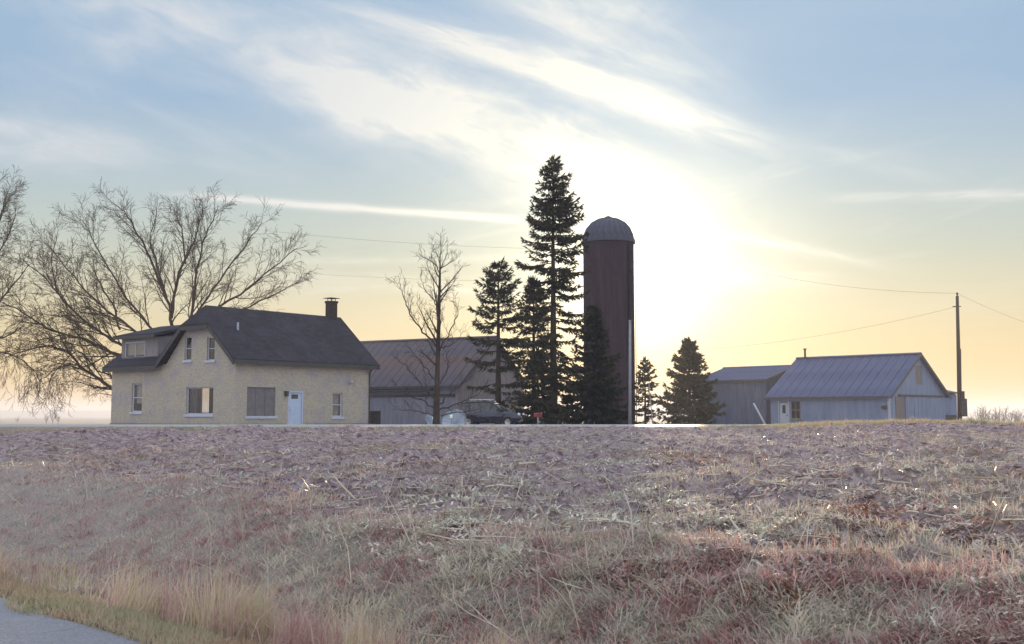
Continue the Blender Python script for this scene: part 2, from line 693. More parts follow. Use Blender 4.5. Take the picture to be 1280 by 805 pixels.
m, n, b = material('ground_cover', .95, .15)
co = objco(n)
soil = n.ramp(n.noise(co, 5.0, 8, .75), [(.37, (.09, .06, .065)), (.47, (.31, .225, .245)), (.56, (.48, .38, .40)), (.68, (.57, .49, .41))])
dead = n.ramp(n.noise(co, 2.2, 6, .7), [(.3, (.30, .28, .25)), (.48, (.46, .40, .37)), (.62, (.46, .34, .32)), (.75, (.40, .41, .32))])
fg = n.new('ShaderNodeAttribute', attribute_name='grass').outputs['Fac']
fo = n.new('ShaderNodeAttribute', attribute_name='far').outputs['Fac']
big = n.noise(co, .22, 4, .6)
soil = n.mix(n.smooth(big, .45, .7) * .5, soil, (.36, .30, .20))
sh = n.new('ShaderNodeAttribute', attribute_name='shoulder').outputs['Fac']
c = n.mix(fg, soil, dead)
c = n.mix(sh, c, n.ramp(n.noise(co, 5.0, 5, .65), [(.3, (.20, .16, .11)), (.7, (.34, .28, .20))]))
farc = n.ramp(n.noise(co, .008, 4, .6), [(.35, (.16, .14, .11)), (.6, (.22, .20, .15))])
c = n.mix(fo, c, farc)
n.put(b.inputs['Base Color'], c)
bump(n, b, n.noise(co, 7, 8, .75), 1.0, .12)
M_ground = m
gobj = grid_object('ground', gx, gy, gzv, M_ground)
uu = (gx + gy) / math.sqrt(2)
lipg = lipf((gy - gx) / math.sqrt(2))
fattr(gobj.data, 'grass', np.maximum(1 - sstep(uu + (fbm(gx * .8, gy * .8, 91, 3) - .5) * 2.4, lipg - .4, lipg + .5), sstep(gy + (vnoise(gx, gy, 8) - .5) * 1.5, 42.2, 43.8)))
fattr(gobj.data, 'shoulder', 1 - sstep(uu, 5.4, 6.0))
fattr(gobj.data, 'far', sstep(gy, 110, 200))
tag(gobj, kind='structure')

# roads -------------------------------------------------------------
m, n, b = material('asphalt', .85, .3)
co = objco(n)
c = n.ramp(n.noise(co, 60, 4, .7), [(.3, (.16, .16, .185)), (.55, (.26, .26, .29)), (.75, (.40, .40, .42))])
c = n.mix(n.smooth(n.noise(co, 1.2, 4), .45, .7) * .5, c, (.32, .32, .35))
ck = n.new('ShaderNodeTexVoronoi', feature='DISTANCE_TO_EDGE')
n.put(ck.inputs['Vector'], n.add(co, n.scale(n.noise(co, 2, 4, .6, col=True), .5)))
ck.inputs['Scale'].default_value = .6
n.put(b.inputs['Base Color'], n.mix(n.smooth(ck.outputs['Distance'], .010, .002) * .35, c, (.12, .12, .13)))
bump(n, b, n.noise(co, 90, 3, .7), .5, .01)
M_asphalt = m
m, n, b = material('chipseal', .6, .45)
co = objco(n)
n.put(b.inputs['Base Color'], n.ramp(n.noise(co, 2, 5, .7), [(.3, (.34, .33, .34)), (.7, (.44, .42, .42))]))
bump(n, b, n.noise(co, 50, 3, .7), .3, .01)
M_chip = m

va = np.arange(-40, 160, .5)
ua = np.array([-4.0, -3, -2, 0, 2, 3, 3.6, 4.08])
vg, ug = np.meshgrid(va, ua, indexing='ij')
ug = ug.copy()
ug[:, -1] += (fbm(va * 1.4, va * 0, 3, 4) - .5) * .22
rx, ry = (ug - vg) / math.sqrt(2), (ug + vg) / math.sqrt(2)
o = grid_object('near_road', rx, ry, np.full_like(rx, .006) + .02 * np.cos(np.clip(ug / 4, -1, 1) * math.pi / 2), M_asphalt)
tag(o, kind='structure')
if o.data.polygons[0].normal.z < 0:
    o.data.flip_normals()
xa = np.arange(-300, 300, 1.5)
ya = np.array([ROAD_Y0 - .1, 46.5, 48.6, 50.7, ROAD_Y1 + .1])
rx, ry = np.meshgrid(xa, ya)
o = grid_object('far_road', rx, ry, np.broadcast_to(np.array([1.20, 1.23, 1.27, 1.23, 1.20])[:, None], rx.shape), M_chip)
tag(o, kind='structure')

# distant low rise on the left horizon and far behind the farm
mb = MB()
random.seed(5)
pts = []
N = 60
for i in range(N + 1):
    x = -2600 + 5200 * i / N
    h = 6 + 5 * math.sin(i * .35) * math.sin(i * .13 + 1) + 3 * random.random() + (5 if x < -300 else 0)
    pts.append((x, h))
for i in range(N):
    (xa_, ha), (xb, hb) = pts[i], pts[i + 1]
    mb.poly([(xa_, 2500, -5), (xb, 2500, -5), (xb, 2800, hb), (xa_, 2800, ha)])
    mb.poly([(xa_, 2800, ha), (xb, 2800, hb), (xb, 3150, -5), (xa_, 3150, -5)])
M_hill = mottled('far_hills', (.10, .12, .11), (.17, .17, .14), .004, .95, .1, bmp=0)
tag(mb.build('distant_hills', M_hill), kind='structure')

# ------------------------------------------------------------------ buildings
class Frame:
    """a building's corner and heading; measures on its wall planes"""
    def __init__(s, px, Y, rz, zg):
        p = at(px, 518, Y)
        s.o = Vector((p.x, p.y, zg))
        s.rz = rz
        s.u = Vector((math.cos(rz), math.sin(rz), 0))
        s.v = Vector((-math.sin(rz), math.cos(rz), 0))

    def on(s, px, py, plane, c=0.0):
        r = ray(px, py)
        n = s.u if plane == 'x' else s.v
        o = s.o + n * c
        t = (o - EYE).dot(n) / r.dot(n)
        p = EYE + r * t - s.o
        return (p.dot(s.v) if plane == 'x' else p.dot(s.u), p.z)

    def rect(s, x0, y0, x1, y1, plane, c=0.0):
        a, za = s.on(x0, y0, plane, c)
        b, zb = s.on(x1, y1, plane, c)
        a2, za2 = s.on(x1, y0, plane, c)
        return (min(a, b), zb, max(a, b), (za + za2) / 2)

    def world(s, x, y, z):
        return s.o + s.u * x + s.v * y + Vector((0, 0, z))


def wall(name, mat, parent, plane, c, th, s0, s1, z0, top, holes=()):
    P = (lambda a, t, z: (c + t, a, z)) if plane == 'x' else (lambda a, t, z: (a, c + t, z))

    def tz(a):
        for (p, q) in zip(top, top[1:]):
            if p[0] - 1e-6 <= a <= q[0] + 1e-6:
                return p[1] + (q[1] - p[1]) * (a - p[0]) / max(q[0] - p[0], 1e-9)
        return top[-1][1]
    cuts = sorted({s0, s1, *[p[0] for p in top if s0 <= p[0] <= s1], *[h[0] for h in holes], *[h[2] for h in holes]})
    mb = MB()
    for a, b in zip(cuts, cuts[1:]):
        if b - a < 1e-4:
            continue
        mid = (a + b) / 2
        hs = sorted([h for h in holes if h[0] < mid < h[2]], key=lambda h: h[1])
        lo = z0
        for h in hs:
            for t in (0, th):
                mb.poly([P(a, t, lo), P(b, t, lo), P(b, t, h[1]), P(a, t, h[1])])
            lo = h[3]
        for t in (0, th):
            mb.poly([P(a, t, lo), P(b, t, lo), P(b, t, tz(b)), P(a, t, tz(a))])
        mb.poly([P(a, 0, tz(a)), P(b, 0, tz(b)), P(b, th, tz(b)), P(a, th, tz(a))])
    for h in holes:
        for q in (((h[0], h[1]), (h[0], h[3])), ((h[2], h[1]), (h[2], h[3])), ((h[0], h[1]), (h[2], h[1])), ((h[0], h[3]), (h[2], h[3]))):
            (a, z), (b, w) = q
            mb.poly([P(a, 0, z), P(b, 0, w), P(b, th, w), P(a, th, z)])
    for a in (s0, s1):
        mb.poly([P(a, 0, z0), P(a, th, z0), P(a, th, tz(a)), P(a, 0, tz(a))])
    return mb.build(name, mat, parent)


def pbox(mb, plane, c, a0, z0, a1, z1, t0, t1):
    """a box on a wall plane, t measured inwards"""
    if plane == 'x':
        mb.box(c + t0, a0, z0, c + t1, a1, z1)
    else:
        mb.box(a0, c + t0, z0, a1, c + t1, z1)


def window(parent, plane, c, r, frame=.07, sill=True, mull=None, transom=None, mat=None, inset=.09, sgn=1, sill_mat=None, pane_mat=None, curtain=None, label=None):
    """frame is the part; pane, sill and curtain its sub-parts"""
    a0, z0, a1, z1 = r
    t0, t1 = sgn * inset, sgn * (inset + .06)
    f = MB()
    pbox(f, plane, c, a0, z0, a0 + frame, z1, t0, t1)
    pbox(f, plane, c, a1 - frame, z0, a1, z1, t0, t1)
    pbox(f, plane, c, a0 + frame, z0, a1 - frame, z0 + frame, t0, t1)
    pbox(f, plane, c, a0 + frame, z1 - frame, a1 - frame, z1, t0, t1)
    if transom:
        zt = z0 + (z1 - z0) * transom
        pbox(f, plane, c, a0 + frame, zt - frame * .4, a1 - frame, zt + frame * .4, t0 + sgn * .004, t1 - sgn * .004)
    for mu in (mull or ()):
        am = a0 + (a1 - a0) * mu
        pbox(f, plane, c, am - frame * .35, z0 + frame, am + frame * .35, z1 - frame, t0 + sgn * .008, t1 - sgn * .008)
    w = f.build('window', mat or M_trim, parent)
    if label:
        w['label'] = label
    p = MB()
    pbox(p, plane, c, a0 + frame * .6, z0 + frame * .6, a1 - frame * .6, z1 - frame * .6, t0 + sgn * .025, t0 + sgn * .032)
    p.build('pane', pane_mat or M_pane, w)
    if sill:
        s = MB()
        pbox(s, plane, c, a0 - .10, z0 - .13, a1 + .10, z0 - .002, -sgn * .07, sgn * .08)
        s.build('sill', sill_mat or M_trim, w, bevel=.008)
    for (q0, q1, zz0, zz1, cm) in (curtain or ()):
        cu = MB()
        steps = max(3, int((q1 - q0) * (a1 - a0) / .09))
        pa = [a0 + (a1 - a0) * (q0 + (q1 - q0) * i / steps) for i in range(steps + 1)]
        for i in range(steps):
            d0, d1 = (.16 + .03 * (i % 2)), (.16 + .03 * ((i + 1) % 2))
            za, zb = z0 + (z1 - z0) * zz0, z0 + (z1 - z0) * zz1
            P = (lambda a, t, z: (c + sgn * t, a, z)) if plane == 'x' else (lambda a, t, z: (a, c + sgn * t, z))
            cu.poly([P(pa[i], d0 + inset, za), P(pa[i + 1], d1 + inset, za), P(pa[i + 1], d1 + inset, zb), P(pa[i], d0 + inset, zb)])
        cu.build('curtain', cm, w)
    return w


M_curtain = mottled('curtain_cloth', (.45, .43, .40), (.58, .55, .5), 3, .9, .1, bmp=0)
M_blind = mottled('dark_curtain', (.12, .11, .12), (.18, .16, .17), 3, .9, .1, bmp=0)

# ---------------- brick farmhouse
HZ = .92
fr = Frame(293, 58.0, math.atan2(.781, .62), HZ)
LX, LY, GW = 9.7, 11.35, 6.05           # main length, full depth with the wing, gable width
house = thing('farmhouse', 'cream brick farmhouse with dark shingle roof, chimney and small dormer, behind the far road', 'house', fr.o, fr.rz)
EZ = fr.on(293, 451, 'x')[1]               # wall height at the eave
RZ = fr.on(243, 386, 'x', .1)[1]            # ridge
RY = GW / 2
HIPZ = fr.on(250, 407, 'x')[1]
slope = (RZ - EZ) / (RY + .3)
hy = (RZ - HIPZ) / slope                   # half width at the clipped top
r_big = fr.rect(233, 484, 266, 518, 'x')
r_g1 = fr.rect(231, 421, 239, 450, 'x')
r_g2 = fr.rect(259, 421, 268, 450, 'x')
r_w = fr.rect(165, 479, 177, 515, 'x')
r_board = fr.rect(309, 484, 344, 520, 'y')
r_door = fr.rect(360, 488, 379, 543, 'y')
r_door = (r_door[0], 0.02, r_door[2], r_door[3])
r_fw = fr.rect(416, 491, 428, 521, 'y')
T = .3
wt1 = EZ + .02
gable_top = [(0, EZ), (RY - hy, HIPZ), (RY + hy, HIPZ), (GW, EZ), (LY, EZ)]
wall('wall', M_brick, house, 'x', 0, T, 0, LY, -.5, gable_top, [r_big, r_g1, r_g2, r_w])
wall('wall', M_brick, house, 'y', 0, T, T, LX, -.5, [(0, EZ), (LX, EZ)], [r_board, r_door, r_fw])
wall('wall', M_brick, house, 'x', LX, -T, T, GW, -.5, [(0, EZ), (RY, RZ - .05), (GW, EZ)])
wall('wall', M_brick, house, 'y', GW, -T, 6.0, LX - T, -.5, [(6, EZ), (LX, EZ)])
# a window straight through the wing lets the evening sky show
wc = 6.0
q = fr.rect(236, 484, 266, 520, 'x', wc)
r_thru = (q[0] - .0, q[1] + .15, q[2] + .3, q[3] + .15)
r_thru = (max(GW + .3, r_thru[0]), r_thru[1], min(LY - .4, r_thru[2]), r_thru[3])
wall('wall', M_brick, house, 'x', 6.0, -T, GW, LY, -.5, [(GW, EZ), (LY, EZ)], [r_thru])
wall('wall', M_brick, house, 'y', LY, -T, T, 6.0 - T, -.5, [(0, EZ), (3.0, EZ + 2.0), (6.0, EZ)])
window(house, 'x', 0, r_big, .06, label='large picture window with a dark curtain at the left', curtain=[(.72, .98, .05, .96, M_blind), (.0, .10, .05, .96, M_curtain)])
window(house, 'x', 6.0, r_thru, .06, sgn=-1, sill=False)
window(house, 'x', 0, r_g1, .045, transom=.5, mat=M_trim, label='narrow upper sash window, left of the pair in the gable')
window(house, 'x', 0, r_g2, .045, transom=.5, mat=M_trim, label='narrow upper sash window, right of the pair in the gable')
window(house, 'x', 0, r_w, .07, transom=.5, curtain=[(.05, .9, .3, .96, M_curtain)])
window(house, 'y', 0, r_fw, .07, transom=.5, curtain=[(.05, .95, .05, .96, M_curtain)])
# boarded window
b1 = MB(); pbox(b1, 'y', 0, r_board[0] + .002, r_board[1] + .002, r_board[2] - .002, r_board[3] - .002, .08, .12)
bw = b1.build('window', M_board, house); bw['label'] = 'wide window closed with a dull grey board'
b1 = MB(); pbox(b1, 'y', 0, r_board[0] - .12, r_board[1] - .14, r_board[2] + .12, r_board[1] - .002, -.07, .07)
b1.build('sill', M_trim, bw, bevel=.008)
b1 = MB()
for i in (1, 2):
    a = r_board[0] + (r_board[2] - r_board[0]) * i / 3
    pbox(b1, 'y', 0, a - .03, r_board[1] + .01, a + .03, r_board[3] - .01, .055, .078)
b1.build('batten', M_board, bw)
# floor and ceiling keep the rooms dark
mb = MB(); mb.box(T, T, .0, LX - T, GW - T, .06); mb.box(T, GW - T + .01, .0, 6 - T, LY - T, .06)
mb.build('floor', M_interior, house)
mb = MB(); mb.box(T + .01, T + .01, EZ - .14, LX - T - .01, GW - T, EZ - .06)
mb.build('ceiling', M_interior, house)
# door
a0, z0, a1, z1 = r_door
mb = MB()
pbox(mb, 'y', 0, a0 + .002, z0, a0 + .10, z1 - .002, .02, .16); pbox(mb, 'y', 0, a1 - .10, z0, a1 - .002, z1 - .002, .02, .16)
pbox(mb, 'y', 0, a0 + .10, z1 - .11, a1 - .10, z1 - .002, .02, .16)
mb.build('door_frame', M_trim, house)
mb = MB(); pbox(mb, 'y', 0, a0 + .10, z0 + .04, a1 - .10, z1 - .11, .10, .14)
for (p0, p1) in ((.06, .32), (.36, .62)):
    for (s0_, s1_) in ((.12, .46), (.54, .88)):
        w_ = a1 - a0 - .2; h_ = z1 - z0 - .15
        pbox(mb, 'y', 0, a0 + .1 + w_ * s0_, z0 + .04 + h_ * p0, a0 + .1 + w_ * s1_, z0 + .04 + h_ * p1, .088, .099)
door = mb.build('door', M_door, house)
mb = MB(); pbox(mb, 'y', 0, a0 + .1 + w_ * .25, z1 - .45, a0 + .1 + w_ * .75, z1 - .22, .085, .098); mb.build('door_window', M_carglass, door)
mb = MB(); mb.lathe([(0, 0), (.03, .005), (.035, .03), (.0, .05)], 10, (0, 0, 0))
k = mb.build('handle', M_chrome, door, smooth=True); k.location = (a0 + .2, .095, 1.0); k.rotation_euler = (math.pi / 2, 0, 0)
mb = MB(); pbox(mb, 'y', 0, a0 - .15, -.3, a1 + .15, .0, -.9, -.01); mb.build('step', M_barnstone, house, bevel=.02)
# lamps on the wall
p = fr.on(357, 492, 'y'); mb = MB()
mb.box(p[0] - .09, -.16, p[1] - .14, p[0] + .09, -.02, p[1] + .1); mb.box(p[0] - .12, -.2, p[1] + .1, p[0] + .12, 0, p[1] + .13)
mb.build('porch_lamp', M_darktrim, house)
p = fr.on(437, 477, 'y'); mb = MB()
mb.lathe([(.03, .05), (.09, .03), (.11, -.06), (.0, -.09)], 12, (p[0], -.16, p[1])); mb.box(p[0] - .02, -.14, p[1], p[0] + .02, 0, p[1] + .04)
mb.build('floodlight', M_whitetrim, house)
mb = MB(); pbox(mb, 'x', 0, -.04, -.5, LY + .02, .28, -.045, -.001); mb.build('foundation', M_barnstone, house)
mb = MB(); pbox(mb, 'y', 0, .001, -.5, r_door[0] - .2, .28, -.045, -.001); mb.build('foundation', M_barnstone, house)
mb = MB(); pbox(mb, 'y', 0, r_door[2] + .2, -.5, LX + .03, .28, -.045, -.001); mb.build('foundation', M_barnstone, house)
# roofs
ov = .38


def zs(y): return RZ - slope * abs(y - RY)


thk = Vector((0, 0, -.16))
x0r, x1r = -.42, LX + .40
xr = .28                                  # where the clipped gable's ridge starts
yh0, yh1 = RY - hy - .14, RY + hy + .14
RT = .17
roof = MB()
up = Vector((0, 0, RT))


def L(x, y, dz=0): return (x, y, zs(y) + dz)


roof.slab([L(x0r, -ov), L(x1r, -ov), L(x1r, RY), L(xr, RY), L(x0r, yh0)], up)
main_roof = roof.build('roof', M_shingle, house)
roof = MB(); roof.slab([L(x1r, GW + ov), L(x0r, GW + ov), L(x0r, yh1), L(xr, RY), L(x1r, RY)], up * .998)
roof.build('roof', M_shingle, house)
roof = MB(); roof.slab([(x0r, yh1, zs(yh1) + .01), (x0r, yh0, zs(yh0) + .01), (xr, RY, RZ + .01)], up)
roof.build('hip_end', M_shingle, house)
# rake boards / dark fascia and soffit
mb = MB()
mb.box(x0r + .02, -ov - .03, zs(-ov) - .10, x1r - .02, -ov + .01, zs(-ov) + .12)
mb.build('fascia', M_darktrim, house)
for (ya, yb) in ((-ov, yh0), (yh1, GW + ov)):
    mb = MB()
    mb.slab([(x0r - .03, ya, zs(ya) - .16), (x0r - .03, yb, zs(yb) - .16), (x0r - .03, yb, zs(yb) + .10), (x0r - .03, ya, zs(ya) + .10)], (.05, 0, 0))
    mb.build('rake_board', M_darktrim, house)
mb = MB(); mb.box(x0r - .03, yh0 + .05, zs(yh0) - .12, x0r + .03, yh1 - .05, zs(yh0) + .08); mb.build('fascia', M_darktrim, house)
# wing roof: ridge along local y at x = 3
WZ = EZ + .02
wr = .74


def zw(x): return WZ + .05 + wr * (3.0 - abs(x - 3.0))


y0w, y1w = GW - .9, LY + .42
mb = MB(); mb.slab([(-ov, GW + .42, zw(-ov)), (3, 3.6, zw(3)), (3, y1w, zw(3)), (-ov, y1w, zw(-ov))], up * .95)
mb.build('roof', M_shingle, house)
mb = MB(); mb.slab([(3, y0w, zw(3)), (6 + ov, GW + .4, zw(6 + ov)), (6 + ov, y1w, zw(6 + ov)), (3, y1w, zw(3))], up * .93)
mb.build('roof', M_shingle, house)
mb = MB(); mb.box(-ov - .03, GW + .46, zw(-ov) - .12, -ov + .01, y1w - .02, zw(-ov) + .13); mb.build('fascia', M_darktrim, house)
# dormer
dxp = .35
dl = fr.on(152, 440, 'x', dxp)[0]
dr = fr.on(197, 440, 'x', dxp)[0]
dz0 = zw(dxp) - .1
dz1 = fr.on(152, 424, 'x', dxp)[1]
dorm = MB()
D0, D1 = min(dl, dr), max(dl, dr)
rd = fr.rect(156, 427, 181, 447, 'x', dxp)
wall('dormer_wall', M_barnstone, house, 'x', dxp, .12, D0, D1, dz0 - .2, [(D0, dz1), (D1, dz1)], [rd])
for yy_ in (D0, D1 - .12):
    mb = MB()
    mb.slab([(dxp + .125, yy_, dz0 - .1), (2.9, yy_, zw(2.9)), (2.9, yy_, dz1 + .3), (dxp + .125, yy_, dz1)], (0, .12, 0))
    mb.build('dormer_wall', M_barnstone, house)
window(house, 'x', dxp, rd, .08, mull=(.5,), sill=True, inset=.03, label='wide dormer window over the wing', curtain=[(.0, 1., .0, .98, M_curtain)])
zt = fr.on(225, 406, 'x', 3.0)[1]
mb = MB(); mb.slab([(dxp - .4, D0 - .25, dz1 + .0), (3.1, D0 - .25, zt - .15), (3.1, D1 + .3, zt - .15), (dxp - .4, D1 + .3, dz1)], (0, 0, .16))
mb.build('dormer_roof', M_shingle, house)
mb = MB(); mb.box(dxp - .43, D0 - .23, dz1 - .06, dxp - .40, D1 + .28, dz1 + .12); mb.build('fascia', M_darktrim, house)
# chimney on the far end of the ridge
cx = LX - .35
mb = MB(); mb.box(cx - .25, RY - .25, RZ - 1.2, cx + .25, RY + .25, RZ + .98)
M_chim = mottled('sooty_brick', (.035, .026, .026), (.07, .05, .046), 8, .9, .2)
ch = mb.build('chimney', M_chim, house)
mb = MB(); mb.box(cx - .29, RY - .29, RZ + .98, cx + .29, RY + .29, RZ + 1.10); mb.build('chimney_top', M_chim, ch)
mb = MB()
for sx in (-.2, .2):
    for sy in (-.2, .2):
        mb.box(cx + sx * .8 - .015, RY + sy * .8 - .015, RZ + 1.10, cx + sx * .8 + .015, RY + sy * .8 + .015, RZ + 1.26)
mb.box(cx - .36, RY - .36, RZ + 1.26, cx + .36, RY + .36, RZ + 1.285)
mb.build('chimney_cap', M_iron, ch)
# small vents on the roof
yv = RY - 1.5
p = fr.on(297, 424, 'y', yv)
mb = MB(); mb.tube([(p[0], yv, zs(yv)), (p[0], yv, zs(yv) + .55)], .06, 8, True); mb.build('vent_pipe', M_whitetrim, house)
# downpipe at the right corner
mb = MB(); mb.tube([(LX - .1, -.3, EZ - .1), (LX - .1, -.06, EZ - .35), (LX - .1, -.06, .0)], .045, 8); mb.build('downpipe', M_darktrim, house)

# dark box beside the house
p = at(467, 518, 68.0)
t = thing('utility_box', 'dark boxy utility unit on the ground at the right end of the farmhouse', 'utility box', (p.x, 68, .86), R(8))
mb = MB(); mb.box(-.4, -.35, 0, .4, .35, 1.0); mb.build('cabinet', M_iron, t, bevel=.02)
mb = MB(); mb.box(-.43, -.38, 1.0, .43, .38, 1.05); mb.build('lid', M_darktrim, t)
mb = MB()
for i in range(6):
    mb.box(-.32, -.365, .2 + i * .11, .32, -.35, .25 + i * .11)
mb.build('louvre', M_darktrim, t)


# ---------------- metal roofed farm buildings, ridge along local y, gable on the plane y = 0
def panel_roof(parent, y0, y1, n, e, r, mat, th=.03):
    """one object per sheet, sharing a mesh; e = (x, z) at the eave, r at the ridge"""
    w = (y1 - y0) / n
    mb = MB()
    d = Vector((r[0] - e[0], 0, r[1] - e[1])).normalized()
    nrm = Vector((-d.z, 0, d.x)) if d.x > 0 else Vector((d.z, 0, -d.x))
    prof = [(0, .0), (.02, .045), (.06, .045), (.08, 0), (w * .5 - .02, 0), (w * .5, .015), (w * .5 + .02, 0), (w - .004, 0)]
    E0, R0 = Vector((e[0], 0, e[1])), Vector((r[0], 0, r[1]))
    for (a, h), (b, g) in zip(prof, prof[1:]):
        mb.poly([E0 + Vector((0, a, 0)) + nrm * h, E0 + Vector((0, b, 0)) + nrm * g, R0 + Vector((0, b, 0)) + nrm * g, R0 + Vector((0, a, 0)) + nrm * h])
    bt = [E0 + Vector((0, 0, 0)) - nrm * th, E0 + Vector((0, w - .004, 0)) - nrm * th, R0 + Vector((0, w - .004, 0)) - nrm * th, R0 - nrm * th]
    mb.poly(bt)
    mb.poly([E0, E0 + Vector((0, w - .004, 0)), bt[1], bt[0]])
    first = mb.build('roof_panel', mat, parent)
    first.location = (0, y0, 0)
    for i in range(1, n):
        o = first.copy()
        COL.objects.link(o)
        o.parent = parent
        o.location = (0, y0 + i * w, random.uniform(0, .008))


def farm_building(name, label, px, Y, theta, zg, width, length, eave, ridge, panels, wmat, rmat, gholes=(), fholes=(), ovh=.35, gmat=None):
    f = Frame(px, Y, math.pi / 2 - theta, zg)
    t = thing(name, label, 'barn' if 'barn' in name else 'shed', f.o, f.rz)
    h = width / 2
    sl = (ridge - eave) / h
    wall('wall', gmat or wmat, t, 'y', 0, .14, 0, width, -.5, [(0, eave), (h, ridge), (width, eave)], gholes)
    wall('wall', wmat, t, 'x', 0, .14, .14, length - .14, -.5, [(0, eave), (length, eave)], fholes)
    wall('wall', wmat, t, 'x', width, -.14, .14, length - .14, -.5, [(0, eave), (length, eave)])
    wall('wall', wmat, t, 'y', length, -.14, 0, width, -.5, [(0, eave), (h, ridge), (width, eave)])
    panel_roof(t, -ovh, length + ovh, panels, (-ovh, eave - sl * ovh + .06), (h, ridge + .06), rmat)
    panel_roof(t, -ovh, length + ovh, panels, (width + ovh, eave - sl * ovh + .06), (h, ridge + .06), rmat)
    mb = MB()
    mb.slab([(h - .22, -ovh, ridge + .02), (h, -ovh, ridge + .15), (h, length + ovh, ridge + .15), (h - .22, length + ovh, ridge + .02)], (0, 0, .02))
    mb.slab([(h, -ovh, ridge + .148), (h + .22, -ovh, ridge + .02), (h + .22, length + ovh, ridge + .02), (h, length + ovh, ridge + .148)], (0, 0, .02))
    mb.build('ridge_cap', rmat, t)
    for (xa, xb) in ((-ovh, h), (h, width + ovh)):
        mb = MB()
        za = ridge - sl * abs(xa - h); zb = ridge - sl * abs(xb - h)
        mb.slab([(xa, -ovh - .03, za - .14), (xb, -ovh - .03, zb - .14), (xb, -ovh - .03, zb + .10), (xa, -ovh - .03, za + .10)], (0, .03, 0))
        mb.build('rake_board', M_darktrim, t)
    mb = MB(); mb.box(-ovh - .01, -ovh, eave - sl * ovh - .12, -ovh + .02, length + ovh, eave - sl * ovh + .02)
    mb.build('fascia', M_darktrim, t)
    return t, f


# garage / workshop on the right
th = R(45)
f = Frame(1112, 95.0, math.pi / 2 - th, .55)
eave = f.on(1112, 492, 'x')[1]
W_ = f.on(1181, 500, 'y')[0]
L_ = f.on(963, 500, 'x')[0]
ridge = f.on(1148, 443, 'y')[1]
g_door = f.rect(1131, 497, 1178, 545, 'y'); g_door = (g_door[0], -.1, min(g_door[2], W_ - .25), g_door[3])
g_loft = f.rect(1144, 457, 1153, 481, 'y')
f_door = f.rect(974, 503, 986, 545, 'x'); f_door = (f_door[0], -.1, f_door[2], f_door[3])
f_win = f.rect(988, 501, 1001, 524, 'x')
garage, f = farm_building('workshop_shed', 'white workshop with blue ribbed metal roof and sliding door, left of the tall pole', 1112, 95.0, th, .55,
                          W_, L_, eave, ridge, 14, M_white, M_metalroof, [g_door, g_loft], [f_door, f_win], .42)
mb = MB(); pbox(mb, 'y', 0, g_door[0] - .1, g_door[1], g_door[2] + .1, g_door[3] + .05, -.09, -.03)
sd_ = mb.build('sliding_door', M_white, garage)
mb = MB()
n_ = 9
for i in range(n_ + 1):
    a = g_door[0] - .1 + (g_door[2] - g_door[0] + .2) * i / n_
    pbox(mb, 'y', 0, max(a - .03, g_door[0] - .1), g_door[1], min(a + .03, g_door[2] + .1), g_door[3] + .05, -.11, -.09)
mb.build('door_rib', M_white, sd_)
mb = MB(); pbox(mb, 'y', 0, g_door[0] - 1.2, g_door[3] + .06, g_door[2] + .1, g_door[3] + .22, -.16, -.0); mb.build('door_rail', M_iron, garage)
p0 = f.on(1119, 500, 'y')[0]; p1 = f.on(1130, 500, 'y')[0]
mb = MB()
n_ = 5
for i in range(n_):
    a = p0 + (p1 - p0) * i / n_
    pbox(mb, 'y', 0, a + .008, -.1, p0 + (p1 - p0) * (i + 1) / n_ - .008, g_door[3] + .04, -.045, -.005)
mb.build('board_patch', M_brown, garage)
mb = MB(); pbox(mb, 'y', 0, *[g_loft[0] + .002, g_loft[1] + .002, g_loft[2] - .002, g_loft[3] - .002], .03, .07)
for zz in (.2, .8):
    z_ = g_loft[1] + (g_loft[3] - g_loft[1]) * zz
    pbox(mb, 'y', 0, g_loft[0] + .01, z_ - .05, g_loft[2] - .01, z_ + .05, .01, .03)
mb.build('loft_door', M_brown, garage)
mb = MB(); pbox(mb, 'x', 0, *[f_door[0] + .03, f_door[1], f_door[2] - .03, f_door[3] - .03], .04, .08)
d_ = mb.build('door', M_whitetrim, garage)
mb = MB(); pbox(mb, 'x', 0, f_door[0] + .3, f_door[1] + 1.35, f_door[2] - .3, f_door[3] - .25, .03, .04); mb.build('door_window', M_carglass, d_)
mb = MB(); mb.box(-.03, f_door[0] + .12, 1.0, .04, f_door[0] + .17, 1.14); mb.build('handle', M_iron, d_)
mb = MB()
for (a, b) in ((f_door[0] - .1, f_door[0]), (f_door[2], f_door[2] + .1)):
    pbox(mb, 'x', 0, a, -.2, b, f_door[3] + .1, -.03, .0)
mb.build('door_frame', M_whitetrim, garage)
window(garage, 'x', 0, f_win, .09, mull=(.5,), transom=.5, mat=M_brown, sill_mat=M_brown, inset=.02)
mb = MB(); mb.box(.15, .3, eave - .25, W_ - .15, L_ - .3, eave - .2); mb.build('ceiling', M_brown, garage)
mb = MB(); mb.box(-.03, .0, -.4, -.001, .14, eave); mb.box(.0, -.03, -.4, .14, -.001, eave); mb.build('corner_trim', M_whitetrim, garage)
p = f.on(1106, 509, 'x'); mb = MB(); mb.box(-.28, p[0] - .2, p[1] - .14, -.0, p[0] + .2, p[1] + .14); mb.build('meter_box', M_iron, garage, bevel=.02)
p = f.on(1007, 444, 'x', W_ / 2); mb = MB(); mb.tube([(W_ / 2 - .1, p[0], ridge - .1), (W_ / 2 - .1, p[0], ridge + .85)], .10, 8, True)
mb.tube([(W_ / 2 - .1, p[0], ridge + .86), (W_ / 2 - .1, p[0], ridge + .96)], .17, 8, True); mb.build('vent_pipe', M_iron, garage)

